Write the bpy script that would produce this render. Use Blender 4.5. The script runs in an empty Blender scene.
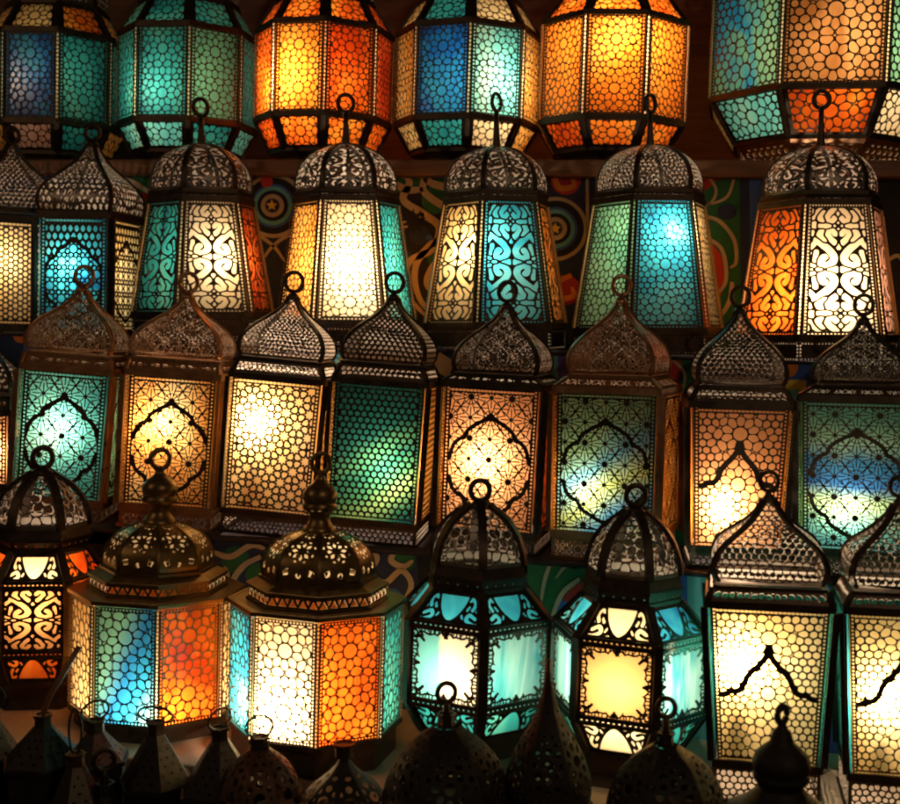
import bpy, math, random
import numpy as np
from mathutils import Vector, Matrix
random.seed(7)
PI = math.pi
SC = bpy.context.scene
COL = SC.collection

# ------------------------------------------------------------------ camera
F = 1200.0                     # focal length in photo pixels (900 wide)
YAW, PITCH, ROLL = math.radians(12.5), math.radians(3.6), math.radians(1.8)
f0 = Vector((-math.sin(YAW) * math.cos(PITCH), math.cos(YAW) * math.cos(PITCH), -math.sin(PITCH)))
r0 = Vector((math.cos(YAW), math.sin(YAW), 0))
u0 = r0.cross(f0)
RT = math.cos(ROLL) * r0 + math.sin(ROLL) * u0
UP = -math.sin(ROLL) * r0 + math.cos(ROLL) * u0
CAM = Vector((0, 0, 1.6)) - f0 * 2.2
CAM.z = 1.6
ROWY = {1: .63, 2: .29, 3: 0.0, 4: -.31, 5: -.60}


def ray(px, py):
    return f0 + RT * ((px - 450) / F) + UP * ((402 - py) / F)


def at(px, py, Y):
    """world point of a photo pixel on the vertical plane y = Y"""
    d = ray(px, py)
    t = (Y - CAM.y) / d.y
    return CAM + d * t, t


# ------------------------------------------------------------------ tags and objects
def tag(o, label=None, cat=None, group=None, kind=None):
    for k, v in (('label', label), ('category', cat), ('group', group), ('kind', kind)):
        if v:
            o[k] = v
    return o


def empty(name, loc):
    o = bpy.data.objects.new(name, None)
    o.location = loc
    o.empty_display_size = .05
    COL.objects.link(o)
    return o


def link(name, me, parent=None, rz=0.0, mat=None):
    o = bpy.data.objects.new(name, me)
    COL.objects.link(o)
    if parent:
        o.parent = parent
    o.rotation_euler.z = rz
    if mat and not me.materials:
        me.materials.append(mat)
    return o


def raw_mesh(name, verts, polys):
    """polys: list of (n,k) int arrays"""
    verts = np.asarray(verts, dtype=np.float32)
    loops = np.concatenate([p.ravel() for p in polys]).astype(np.int32)
    sizes = np.concatenate([np.full(len(p), p.shape[1]) for p in polys])
    starts = np.concatenate([[0], np.cumsum(sizes)[:-1]]).astype(np.int32)
    me = bpy.data.meshes.new(name)
    me.vertices.add(len(verts))
    me.vertices.foreach_set('co', verts.ravel())
    me.loops.add(len(loops))
    me.loops.foreach_set('vertex_index', loops)
    me.polygons.add(len(sizes))
    me.polygons.foreach_set('loop_start', starts)
    me.update(calc_edges=True)
    me.validate()
    return me


class MB:
    def __init__(s):
        s.v, s.f, s.m, s.sm = [], [], [], []
        s.mat = 0
        s.smooth = False

    def face(s, idx):
        s.f.append(idx)
        s.m.append(s.mat)
        s.sm.append(s.smooth)

    def add(s, pts):
        n = len(s.v)
        s.v += [tuple(p) for p in pts]
        return n

    def loops(s, rings, closed=True, cap0=False, cap1=False, around=True):
        """skin a list of rings (each a list of points)"""
        n = len(rings[0])
        ids = [s.add(r) for r in rings]
        m = len(rings)
        for i in range(m if closed else m - 1):
            a, b = ids[i], ids[(i + 1) % m]
            for j in range(n if around else n - 1):
                k = (j + 1) % n
                s.face((a + j, a + k, b + k, b + j))
        if cap0:
            s.face(tuple(ids[0] + j for j in reversed(range(n))))
        if cap1:
            s.face(tuple(ids[-1] + j for j in range(n)))

    def box(s, c, sx, sy, sz):
        x, y, z = c
        q = [(x + a * sx / 2, y + b * sy / 2, z + d * sz / 2) for d in (-1, 1) for a, b in ((-1, -1), (1, -1), (1, 1), (-1, 1))]
        s.loops([q[:4], q[4:]], False, True, True)

    def beam(s, pts, w, d, out):
        """rectangular bar along pts; out(p) gives the outward direction"""
        rings = []
        P = [Vector(p) for p in pts]
        for i, p in enumerate(P):
            t = (P[min(i + 1, len(P) - 1)] - P[max(i - 1, 0)]).normalized()
            o = Vector(out(p))
            o = (o - t * o.dot(t)).normalized()
            q = o.cross(t)
            rings.append([p + q * (a * w / 2) + o * (b * d / 2) for a, b in ((-1, -1), (1, -1), (1, 1), (-1, 1))])
        s.loops(rings, False, True, True)

    def tube(s, pts, r, seg=8, closed=False):
        P = [Vector(p) for p in pts]
        rings = []
        n = len(P)
        ref = Vector((0.123, 0.31, 1)).normalized()
        for i, p in enumerate(P):
            if closed:
                t = (P[(i + 1) % n] - P[i - 1]).normalized()
            else:
                t = (P[min(i + 1, n - 1)] - P[max(i - 1, 0)]).normalized()
            a = t.cross(ref)
            if a.length < 1e-3:
                a = t.cross(Vector((1, 0, 0)))
            a.normalize()
            b = t.cross(a)
            rr = r[i] if isinstance(r, (list, tuple)) else r
            rings.append([p + a * (rr * math.cos(2 * PI * k / seg)) + b * (rr * math.sin(2 * PI * k / seg)) for k in range(seg)])
        old = s.smooth
        s.smooth = True
        s.loops(rings, closed, not closed, not closed)
        s.smooth = old

    def poly_ring(s, N, ang, R, z, w, h):
        """mitred polygon hoop: circumradius R (outer), radial width w, height h, centred on z"""
        rings = []
        for rr, zz in ((R, z - h / 2), (R, z + h / 2), (R - w, z + h / 2), (R - w, z - h / 2)):
            rings.append(ngon(N, ang, rr, zz))
        s.loops(rings, True)

    def frustum(s, N, ang, R0, z0, R1, z1, cap0=False, cap1=False):
        s.loops([ngon(N, ang, R0, z0), ngon(N, ang, R1, z1)], False, cap0, cap1)

    def lathe(s, prof, seg=24):
        old = s.smooth
        s.smooth = True
        s.loops([[(r * math.cos(2 * PI * k / seg), r * math.sin(2 * PI * k / seg), z) for k in range(seg)] for r, z in prof], False, True, True)
        s.smooth = old

    def build(s, name, mats, parent=None, rz=0):
        me = bpy.data.meshes.new(name)
        me.from_pydata(s.v, [], s.f)
        if not isinstance(mats, (list, tuple)):
            mats = [mats]
        for m in mats:
            me.materials.append(m)
        me.polygons.foreach_set('material_index', s.m)
        me.polygons.foreach_set('use_smooth', s.sm)
        me.update()
        return link(name, me, parent, rz)


def ngon(N, ang, R, z):
    """vertices; face 0 looks along local -Y turned by ang towards +X"""
    out = []
    for k in range(N):
        a = ang - PI / N + k * 2 * PI / N
        out.append((R * math.sin(a), -R * math.cos(a), z))
    return out


# ------------------------------------------------------------------ materials
def nodes(name):
    m = bpy.data.materials.new(name)
    m.use_nodes = True
    nt = m.node_tree
    nt.nodes.clear()
    out = nt.nodes.new('ShaderNodeOutputMaterial')

    def N(t, **kw):
        n = nt.nodes.new('ShaderNode' + t)
        for k, v in kw.items():
            if k.startswith('i_'):
                n.inputs[k[2:].replace('_', ' ')].default_value = v
            else:
                setattr(n, k, v)
        return n
    return m, nt, N, out


def c4(c):
    return (c[0], c[1], c[2], 1)


def metal(name, col, col2, rough=.42, metallic=.75, scale=60, inner=None):
    m, nt, N, out = nodes(name)
    p = N('BsdfPrincipled', i_Metallic=metallic)
    tc = N('TexCoord')
    n = N('TexNoise', i_Scale=scale, i_Detail=5.0, i_Roughness=.65)
    n2 = N('TexNoise', i_Scale=scale * .18, i_Detail=3.0)
    mx = N('Mix', data_type='RGBA')
    mx.inputs[6].default_value = c4(col)
    mx.inputs[7].default_value = c4(col2)
    add = N('Math', operation='ADD')
    rmp = N('MapRange')
    rmp.inputs[1].default_value, rmp.inputs[2].default_value = .75, 1.25
    rr = N('MapRange')
    rr.inputs[3].default_value, rr.inputs[4].default_value = rough - .12, rough + .2
    b = N('Bump', i_Strength=.25, i_Distance=.002)
    L = nt.links.new
    L(tc.outputs['Object'], n.inputs['Vector'])
    L(tc.outputs['Object'], n2.inputs['Vector'])
    L(n.outputs[0], add.inputs[0])
    L(n2.outputs[0], add.inputs[1])
    L(add.outputs[0], rmp.inputs[0])
    L(rmp.outputs[0], mx.inputs[0])
    if inner:      # blackened outside, bare tin inside, paled to lift the bulb-lit interior
        g = N('NewGeometry')
        m3 = N('Mix', data_type='RGBA')
        m3.inputs[7].default_value = c4(inner)
        L(mx.outputs[2], m3.inputs[6])
        L(g.outputs['Backfacing'], m3.inputs[0])
        L(m3.outputs[2], p.inputs['Base Color'])
        mm = N('MapRange')
        mm.inputs[3].default_value, mm.inputs[4].default_value = metallic, 0
        L(g.outputs['Backfacing'], mm.inputs[0])
        L(mm.outputs[0], p.inputs['Metallic'])
    else:
        L(mx.outputs[2], p.inputs['Base Color'])
    L(n.outputs[0], rr.inputs[0])
    L(rr.outputs[0], p.inputs['Roughness'])
    L(n.outputs[0], b.inputs['Height'])
    L(b.outputs[0], p.inputs['Normal'])
    L(p.outputs[0], out.inputs[0])
    return m


IRON = metal('dark_iron', (.035, .025, .019), (.085, .055, .036), inner=(.5, .42, .33))
TIN = metal('pale_tin', (.13, .11, .09), (.24, .20, .165), .34, .7, inner=(.78, .62, .50))
COPPER = metal('aged_copper', (.32, .155, .08), (.52, .28, .14), .28, .72, inner=(.66, .44, .30))
BRASS = metal('old_brass', (.13, .08, .03), (.27, .165, .06), .34, .8, inner=(.80, .62, .36))
DARKTIN = metal('brown_tin', (.07, .047, .032), (.15, .10, .068), .4, .65, inner=(.58, .46, .36))
SHADED_TIN = metal('shaded_tin', (.006, .004, .003), (.020, .012, .007), .6, .3, inner=(.12, .09, .07))  # near-black colour carries the shade of the foreground row


def glass(name, stops, scale=7.0, stretch=(1, 1, .45), contrast=1.0, clear=.13, seam=None, turn=.5):
    """frosted hand-coloured glass: streaky dye, light passes through it"""
    m, nt, N, out = nodes(name)
    L = nt.links.new
    tc = N('TexCoord')
    oi = N('ObjectInfo')
    rnd = N('Math', operation='MULTIPLY')
    rnd.inputs[1].default_value = 37.0
    mp = N('Mapping')
    mp.inputs['Scale'].default_value = stretch
    mp.inputs['Rotation'].default_value = (0, turn, 0)
    n = N('TexNoise', noise_dimensions='4D', i_Scale=scale, i_Detail=3.5, i_Roughness=.55, i_Distortion=.9)
    L(oi.outputs['Random'], rnd.inputs[0])
    L(tc.outputs['Object'], mp.inputs['Vector'])
    L(mp.outputs[0], n.inputs['Vector'])
    L(rnd.outputs[0], n.inputs['W'])
    cr = N('ValToRGB')
    els = cr.color_ramp.elements
    k = len(stops)
    while len(els) < k:
        els.new(.5)
    for i, c in enumerate(stops):
        els[i].position = .5 + ((i / max(k - 1, 1)) - .5) * .42 / contrast
        els[i].color = c4(c)
    if seam is None:
        L(n.outputs[0], cr.inputs[0])
    else:         # two sheets of different glass meet along a wavering seam
        off, gx, gz = seam
        sx = N('SeparateXYZ')
        L(tc.outputs['Object'], sx.inputs[0])
        mz = N('Math', operation='MULTIPLY_ADD')
        mz.inputs[1].default_value, mz.inputs[2].default_value = gz, off
        L(sx.outputs[2], mz.inputs[0])
        ma = N('Math', operation='MULTIPLY_ADD')
        ma.inputs[1].default_value = gx
        L(sx.outputs[0], ma.inputs[0])
        L(mz.outputs[0], ma.inputs[2])
        ad = N('Math', operation='MULTIPLY_ADD')
        ad.inputs[1].default_value = .35
        L(n.outputs[0], ad.inputs[0])
        L(ma.outputs[0], ad.inputs[2])
        L(ad.outputs[0], cr.inputs[0])
    # fine seeds and ripples in the glass
    n2 = N('TexNoise', i_Scale=85.0, i_Detail=2.0)
    L(tc.outputs['Object'], n2.inputs['Vector'])
    bmp = N('Bump', i_Strength=.15, i_Distance=.002)
    L(n2.outputs[0], bmp.inputs['Height'])
    tr = N('BsdfTranslucent')
    tp = N('BsdfTransparent')
    gl = N('BsdfGlossy', i_Roughness=.12)
    gl.inputs['Color'].default_value = (1, 1, 1, 1)
    L(cr.outputs[0], tr.inputs['Color'])
    L(cr.outputs[0], tp.inputs['Color'])
    L(bmp.outputs[0], tr.inputs['Normal'])
    m1 = N('MixShader')
    m1.inputs[0].default_value = clear
    L(tr.outputs[0], m1.inputs[1])
    L(tp.outputs[0], m1.inputs[2])
    m2 = N('MixShader')
    m2.inputs[0].default_value = .012
    L(m1.outputs[0], m2.inputs[1])
    L(gl.outputs[0], m2.inputs[2])
    L(m2.outputs[0], out.inputs[0])
    return m


G = {
    'teal': glass('teal_glass', [(.01, .16, .22), (.04, .42, .40), (.16, .62, .45)]),
    'aqua': glass('aqua_glass', [(.06, .42, .46), (.22, .75, .68), (.5, .85, .62)]),
    'cyan': glass('cyan_glass', [(.01, .16, .38), (.05, .50, .66), (.20, .72, .78)], 8, (.7, 1, .9), 1.3),
    'blue': glass('blue_glass', [(.005, .03, .20), (.01, .14, .50), (.03, .34, .55)], 9),
    'bluegreen': glass('blue_green_glass', [(.02, .20, .55), (.03, .38, .65), (.22, .58, .36), (.40, .66, .34)], 6, (1, 1, .6), 1.5),
    'green': glass('sea_green_glass', [(.06, .32, .22), (.22, .55, .30), (.42, .72, .42)]),
    'dkgreen': glass('dark_green_glass', [(.006, .07, .08), (.02, .13, .07), (.20, .34, .12), (.04, .16, .07), (.015, .095, .06), (.04, .15, .07), (.010, .08, .065)], 9, (1, 1, 1), .42, seam=(-.16, -3.0, 5.0)),
    'amber': glass('amber_glass', [(.78, .22, .025), (.95, .42, .08), (1, .60, .20)]),
    'yellow': glass('yellow_glass', [(.85, .45, .12), (.98, .66, .26), (1, .80, .45)]),
    'white': glass('cream_glass', [(.98, .66, .30), (1, .77, .44), (1, .83, .56)]),
    'orange': glass('orange_glass', [(.48, .035, .003), (.86, .14, .010), (1, .32, .03)], 8, (1, 1, .6), 1.2),
    'red': glass('scarlet_glass', [(.28, .01, .004), (.62, .06, .008), (.85, .16, .02)]),
    'peach': glass('peach_glass', [(.85, .30, .09), (.95, .44, .18), (1, .58, .30)]),
    'salmon': glass('salmon_glass', [(.70, .26, .16), (.85, .46, .32), (.90, .62, .48)]),
    'mixed': glass('blue_banded_glass', [(.05, .20, .22), (.14, .38, .32), (.36, .52, .26), (.03, .13, .34), (.05, .20, .38), (.40, .60, .42), (.16, .42, .32)], 9, (.7, 1, 1), .42, seam=(-.42, .6, 4.6)),
    'mossblue': glass('moss_blue_glass', [(.30, .45, .20), (.06, .26, .46), (.36, .46, .14), (.10, .28, .36), (.20, .36, .18)], 10, (1, 1, 1), .42, seam=(-.22, -3.0, 4.6)),
    'fire': glass('fire_glass', [(.12, .02, .005), (.92, .36, .08), (1, .60, .22), (1, .72, .36)], 6, (1.4, 1, .3), 1.1),
    'tangerine': glass('tangerine_glass', [(.74, .13, .008), (.95, .25, .02), (1, .36, .055)]),
    'marble': glass('marbled_cyan_glass', [(.02, .24, .34), (.10, .52, .54), (.42, .82, .74), (.06, .42, .50), (.25, .7, .66)], 9, (1.3, 1, .28), 1.0),
    'gold': glass('golden_glass', [(.46, .215, .06), (.56, .29, .10), (.66, .38, .16)], 5),
    'brownamber': glass('brown_amber_glass', [(.38, .13, .03), (.66, .27, .08), (.88, .42, .14)], 8, (1, 1, .6), 1.3),
    'peacock': glass('peacock_glass', [(.008, .05, .20), (.015, .15, .36), (.03, .28, .30)], 12, (1, 1, 1), 1.2),
    'bluedye': glass('green_to_blue_glass', [(.16, .40, .26), (.20, .50, .34), (.02, .20, .46), (.03, .34, .58), (.30, .66, .66)], 9, (1, 1, .8), .42, seam=(.62, 7.0, -2.6)),
    'half': glass('cream_and_aqua_glass', [(.20, .62, .58), (.28, .68, .60), (1, .82, .5), (1, .86, .6)], 9, (1, 1, .7), 3.0, seam=(.42, 14.0, 0)),
}


# ------------------------------------------------------------------ fretwork: sheet metal cut by marching squares
CASES = {1: [[0, 4, 7]], 2: [[1, 5, 4]], 3: [[0, 1, 5, 7]], 4: [[2, 6, 5]], 5: [[0, 4, 5, 2, 6, 7]], 6: [[1, 2, 6, 4]],
         7: [[0, 1, 2, 6, 7]], 8: [[3, 7, 6]], 9: [[0, 4, 6, 3]], 10: [[1, 5, 6, 3, 7, 4]], 11: [[0, 1, 5, 6, 3]],
         12: [[2, 3, 7, 5]], 13: [[0, 4, 5, 2, 3]], 14: [[1, 2, 3, 7, 4]], 15: [[0, 1, 2, 3]]}
CUTS = {1: [(4, 7)], 2: [(5, 4)], 3: [(5, 7)], 4: [(6, 5)], 5: [(4, 5), (6, 7)], 6: [(6, 4)], 7: [(6, 7)], 8: [(7, 6)],
        9: [(4, 6)], 10: [(5, 6), (7, 4)], 11: [(5, 6)], 12: [(7, 5)], 13: [(4, 5)], 14: [(7, 4)]}


def cut_sheet(name, Fv, U, V, mapf, thick=.0014):
    nv, nu = Fv.shape
    ins = Fv > 0
    nC = nu * nv
    nH = (nu - 1) * nv

    def tt(a, b):
        d = a - b
        d = np.where(np.abs(d) < 1e-12, 1e-12, d)
        return np.clip(a / d, .03, .97)
    th = tt(Fv[:, :-1], Fv[:, 1:])
    tv = tt(Fv[:-1], Fv[1:])
    uu = np.concatenate([U.ravel(), (U[:, :-1] * (1 - th) + U[:, 1:] * th).ravel(), (U[:-1] * (1 - tv) + U[1:] * tv).ravel()])
    vv = np.concatenate([V.ravel(), (V[:, :-1] * (1 - th) + V[:, 1:] * th).ravel(), (V[:-1] * (1 - tv) + V[1:] * tv).ravel()])
    J, I = np.meshgrid(np.arange(nv - 1), np.arange(nu - 1), indexing='ij')
    ids = np.stack([J * nu + I, J * nu + I + 1, (J + 1) * nu + I + 1, (J + 1) * nu + I,
                    nC + J * (nu - 1) + I, nC + nH + J * nu + I + 1, nC + (J + 1) * (nu - 1) + I, nC + nH + J * nu + I], -1)
    case = ins[:-1, :-1] * 1 + ins[:-1, 1:] * 2 + ins[1:, 1:] * 4 + ins[1:, :-1] * 8
    polys, walls = [], []
    for c, lst in CASES.items():
        sel = ids[case == c]
        if len(sel):
            for p in lst:
                polys.append(sel[:, p])
            for a, b in CUTS.get(c, []):
                walls.append(sel[:, [a, b]])
    used = np.unique(np.concatenate([p.ravel() for p in polys]))
    remap = np.zeros(len(uu), dtype=np.int64)
    remap[used] = np.arange(len(used))
    top = mapf(uu[used], vv[used], 0.0)
    polys = [remap[p] for p in polys]
    if walls and thick > 0:
        w = np.concatenate(walls)
        wu = np.unique(w.ravel())
        r2 = np.zeros(len(uu), dtype=np.int64)
        r2[wu] = np.arange(len(wu)) + len(used)
        bot = mapf(uu[wu], vv[wu], -thick)
        polys.append(np.stack([remap[w[:, 0]], remap[w[:, 1]], r2[w[:, 1]], r2[w[:, 0]]], -1))
        top = np.concatenate([top, bot])
    return raw_mesh(name, top, polys)


def seg_dist(x, y, segs):
    """distance from points to the nearest of many segments"""
    sh = x.shape
    x, y = x.ravel(), y.ravel()
    best = np.full(x.shape, 1e9)
    for (ax, ay, bx, by) in segs:
        dx, dy = bx - ax, by - ay
        L2 = dx * dx + dy * dy + 1e-15
        t = np.clip(((x - ax) * dx + (y - ay) * dy) / L2, 0, 1)
        d = (x - ax - t * dx) ** 2 + (y - ay - t * dy) ** 2
        np.minimum(best, d, out=best)
    return np.sqrt(best).reshape(sh)


def spline(pts, n=8):
    P = [np.array(p, float) for p in pts]
    P = [2 * P[0] - P[1]] + P + [2 * P[-1] - P[-2]]
    out = []
    for i in range(1, len(P) - 2):
        for k in range(n):
            t = k / n
            out.append(.5 * (2 * P[i] + (P[i + 1] - P[i - 1]) * t + (2 * P[i - 1] - 5 * P[i] + 4 * P[i + 1] - P[i + 2]) * t ** 2
                             + (3 * P[i] - P[i - 1] - 3 * P[i + 1] + P[i + 2]) * t ** 3))
    out.append(P[-2])
    return out


def polyseg(pts):
    return [(pts[i][0], pts[i][1], pts[i + 1][0], pts[i + 1][1]) for i in range(len(pts) - 1)]


# --- pebble girih: round cells crowd about ringed rosettes, tiny gaps where the strips cross
def pebble(c, rosettes=(), lw=.2, big=1.25, seed=1, jit=.06, petals=10):
    lwn, K, th = lw * .42, 8.0, .068

    def fn(x, y, w, h):
        W = float(np.max(w))
        rng = np.random.RandomState(seed)
        fixed, wt = [], []
        for rx, ry in rosettes:
            X, Y = rx * W, ry * h
            fixed.append((X, Y)); wt.append((big - 1) * 1.0 * c * c)
            for rad, off in ((1.66, 0), (2.52, .5)):
                for k in range(petals):
                    a = 2 * PI * (k + off) / petals + PI / 2
                    fixed.append((X + rad * c * math.cos(a), Y + rad * c * math.sin(a))); wt.append(0)
        kept, kw = [], []
        for i, p in enumerate(fixed):         # where two rosettes meet, close cells merge
            if all((p[0] - q[0]) ** 2 + (p[1] - q[1]) ** 2 > (.62 * c) ** 2 for q in kept):
                kept.append(p); kw.append(wt[i])
        free = []
        nx, ny = int(W / c / 2) + 2, int(h / c / .87 / 2) + 2
        for j in range(-ny, ny + 1):
            for i in range(-nx, nx + 1):
                X = (i + .5 * (j % 2)) * c * .97
                Y = h / 2 + j * c * .86
                if all((X - q[0]) ** 2 + (Y - q[1]) ** 2 > (.78 * c) ** 2 for q in kept) and all((X - rx * W) ** 2 + (Y - ry * h) ** 2 > (2.65 * c) ** 2 for rx, ry in rosettes):
                    free.append((X + rng.uniform(-jit, jit) * c, Y + rng.uniform(-jit, jit) * c))
        P = np.array(kept + free)
        WT = np.zeros(len(P))
        WT[:len(kw)] = kw
        sh = x.shape
        xr, yr = x.ravel(), y.ravel()
        D = (xr[:, None] - P[None, :, 0]) ** 2 + (yr[:, None] - P[None, :, 1]) ** 2 - WT[None]
        i0 = np.argmin(D, 1)
        d0 = D[np.arange(len(xr)), i0]
        sep = np.sqrt((P[i0][:, None, 0] - P[None, :, 0]) ** 2 + (P[i0][:, None, 1] - P[None, :, 1]) ** 2) + 1e-9
        E = (D - d0[:, None]) / (2 * sep)
        E[np.arange(len(xr)), i0] = 1e3
        k = K / c
        m = E.min(1)
        e = m - np.log(np.exp(-k * (E - m[:, None])).sum(1)) / k
        return np.minimum(lwn * c * .5 - e, e + th * c).reshape(sh)
    return fn


# --- star patterns by Hankin's polygons-in-contact
def hankin(kind, a, theta, lw, disc=0.0, spokes=0.0, ox=0.0, oy=0.0, rot=0.0):
    s3 = math.sqrt(3)
    polys = []
    if kind == '6':
        v1, v2 = (s3 * a, 0), (s3 / 2 * a, 1.5 * a)
        polys = [(0, 0, 6, 0)]
        L = s3 * a
    elif kind == '488':
        L = a * (1 + math.sqrt(2))
        v1, v2 = (L, 0), (0, L)
        polys = [(0, 0, 8, 0), (L / 2, L / 2, 4, PI / 4)]
    elif kind == '31212':
        L = a * (2 + s3)
        v1, v2 = (L, 0), (L / 2, L * s3 / 2)
        polys = [(0, 0, 12, 0), (L / 2, L * s3 / 6, 3, PI / 6 + PI), (L, L * s3 / 3, 3, PI / 6)]
    else:
        L = a * (3 + s3)
        v1, v2 = (L, 0), (L / 2, L * s3 / 2)
        polys = [(0, 0, 12, 0), (L / 2, L * s3 / 6, 6, PI / 6), (L, L * s3 / 3, 6, PI / 6)]
        for q in range(3):
            polys.append((L / 2 * math.cos(q * PI / 3), L / 2 * math.sin(q * PI / 3), 4, q * PI / 3))
    segs, centres = [], []
    for (cx, cy, n, r) in polys:
        ap = a / 2 / math.tan(PI / n)
        if n >= 8 or (kind == '6'):
            centres.append((cx, cy))
        th = math.radians(theta)
        for i in range(n):
            p1 = r + 2 * PI * i / n
            p2 = r + 2 * PI * (i + 1) / n
            M1 = np.array([cx + ap * math.cos(p1), cy + ap * math.sin(p1)])
            M2 = np.array([cx + ap * math.cos(p2), cy + ap * math.sin(p2)])
            pm = (p1 + p2) / 2
            B = np.array([math.cos(pm), math.sin(pm)])
            # ray leaves M1 at contact angle theta from the edge, leaning to the next edge
            inw = -np.array([math.cos(p1), math.sin(p1)])
            tng = np.array([-math.sin(p1), math.cos(p1)])
            dr = tng * math.cos(th) + inw * math.sin(th)
            A = np.array([[dr[0], -B[0]], [dr[1], -B[1]]])
            t, s = np.linalg.solve(A, np.array([cx, cy]) - M1)
            Q = M1 + dr * t
            segs += [(M1[0], M1[1], Q[0], Q[1]), (M2[0], M2[1], Q[0], Q[1])]
    if spokes:
        for cx, cy in centres:
            for k in range(12):
                an = PI / 12 + k * PI / 6
                segs.append((cx, cy, cx + spokes * math.cos(an), cy + spokes * math.sin(an)))
    V1, V2 = np.array(v1), np.array(v2)
    allseg, allcen = [], []
    for i in range(-2, 3):
        for j in range(-2, 3):
            o = V1 * i + V2 * j
            allseg += [(q[0] + o[0], q[1] + o[1], q[2] + o[0], q[3] + o[1]) for q in segs]
            allcen += [(q[0] + o[0], q[1] + o[1]) for q in centres]
    lim = max(np.linalg.norm(V1), np.linalg.norm(V1 + V2)) * .62
    allseg = [q for q in allseg if min(math.hypot(q[0], q[1]), math.hypot(q[2], q[3])) < lim * 1.15]
    allseg = list({tuple(round(t, 6) for t in q): q for q in allseg}.values())
    Minv = np.linalg.inv(np.array([V1, V2]).T)

    def fn(x, y, w, h):
        xr = x - ox
        yr = y - h / 2 - oy
        if rot:
            xr, yr = xr * math.cos(rot) - yr * math.sin(rot), xr * math.sin(rot) + yr * math.cos(rot)
        s = Minv[0, 0] * xr + Minv[0, 1] * yr
        t = Minv[1, 0] * xr + Minv[1, 1] * yr
        s, t = s - np.round(s), t - np.round(t)
        fx, fy = s * V1[0] + t * V2[0], s * V1[1] + t * V2[1]
        f = lw / 2 - seg_dist(fx, fy, allseg)
        if disc:
            for cx, cy in allcen:
                if math.hypot(cx, cy) < lim + disc:
                    r = np.hypot(fx - cx, fy - cy)
                    f = np.maximum(f, disc - r)
                    f = np.maximum(f, lw * .5 - np.abs(r - disc * 1.9))
        return f
    return fn


def daisy(L, lw, disc):
    """big eyed stars on a diagonal lattice, small stars between, joined by fine straight rays"""
    h_ = L / math.sqrt(2)
    nodes_ = []
    segs = []
    for i in range(-2, 3):
        for j in range(-2, 3):
            if (i + j) % 2 == 0:
                nodes_.append((i * h_, j * h_, 0))
            else:
                nodes_.append((i * h_, j * h_, 1))
            nodes_.append(((i + .5) * h_, (j + .5) * h_, 2))
    for x, y, t in nodes_:
        n, r0, r1 = ((12, disc * 1.1, .52 * L), (8, 0, .36 * L), (6, 0, .22 * L))[t]
        for q in range(n):
            a = 2 * PI * q / n + (PI / 12 if t == 0 else 0)
            segs.append((x + r0 * math.cos(a), y + r0 * math.sin(a), x + r1 * math.cos(a), y + r1 * math.sin(a)))
    segs = [q for q in segs if min(abs(q[0]), abs(q[2])) < 1.05 * h_ and min(abs(q[1]), abs(q[3])) < 1.05 * h_]

    def fn(x, y, w, h):
        yc = y - h * .5
        fx = x - np.round(x / (2 * h_)) * 2 * h_
        fy = yc - np.round(yc / (2 * h_)) * 2 * h_
        f = lw / 2 - seg_dist(fx, fy, segs)
        for nx, ny, t in nodes_:
            if abs(nx) > 1.6 * h_ or abs(ny) > 1.6 * h_:
                continue
            r = np.hypot(fx - nx, fy - ny)
            if t == 0:
                th = np.arctan2(fy - ny, fx - nx)
                f = np.maximum(f, disc - r)
                f = np.maximum(f, lw * .5 - np.abs(r - disc * (2.5 + .28 * np.cos(12 * th))))
            else:
                f = np.maximum(f, (disc * (.62 if t == 1 else .45)) - r)
        return f
    return fn


def holes(a, r, ky=1.0, p=2.0):
    """staggered round or diamond holes"""
    def fn(x, y, w, h):
        b = a * .866 * ky
        j = np.round(y / b)
        best = np.full(x.shape, 1e9)
        for dj in (-1, 0, 1):
            jj = j + dj
            off = (np.mod(jj, 2)) * a / 2
            i = np.round((x - off) / a)
            for di in (-1, 0, 1):
                X = (i + di) * a + off
                d = (np.abs(x - X) ** p + np.abs((y - jj * b) / ky) ** p) ** (1 / p)
                best = np.minimum(best, d)
        return best - r
    return fn


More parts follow.
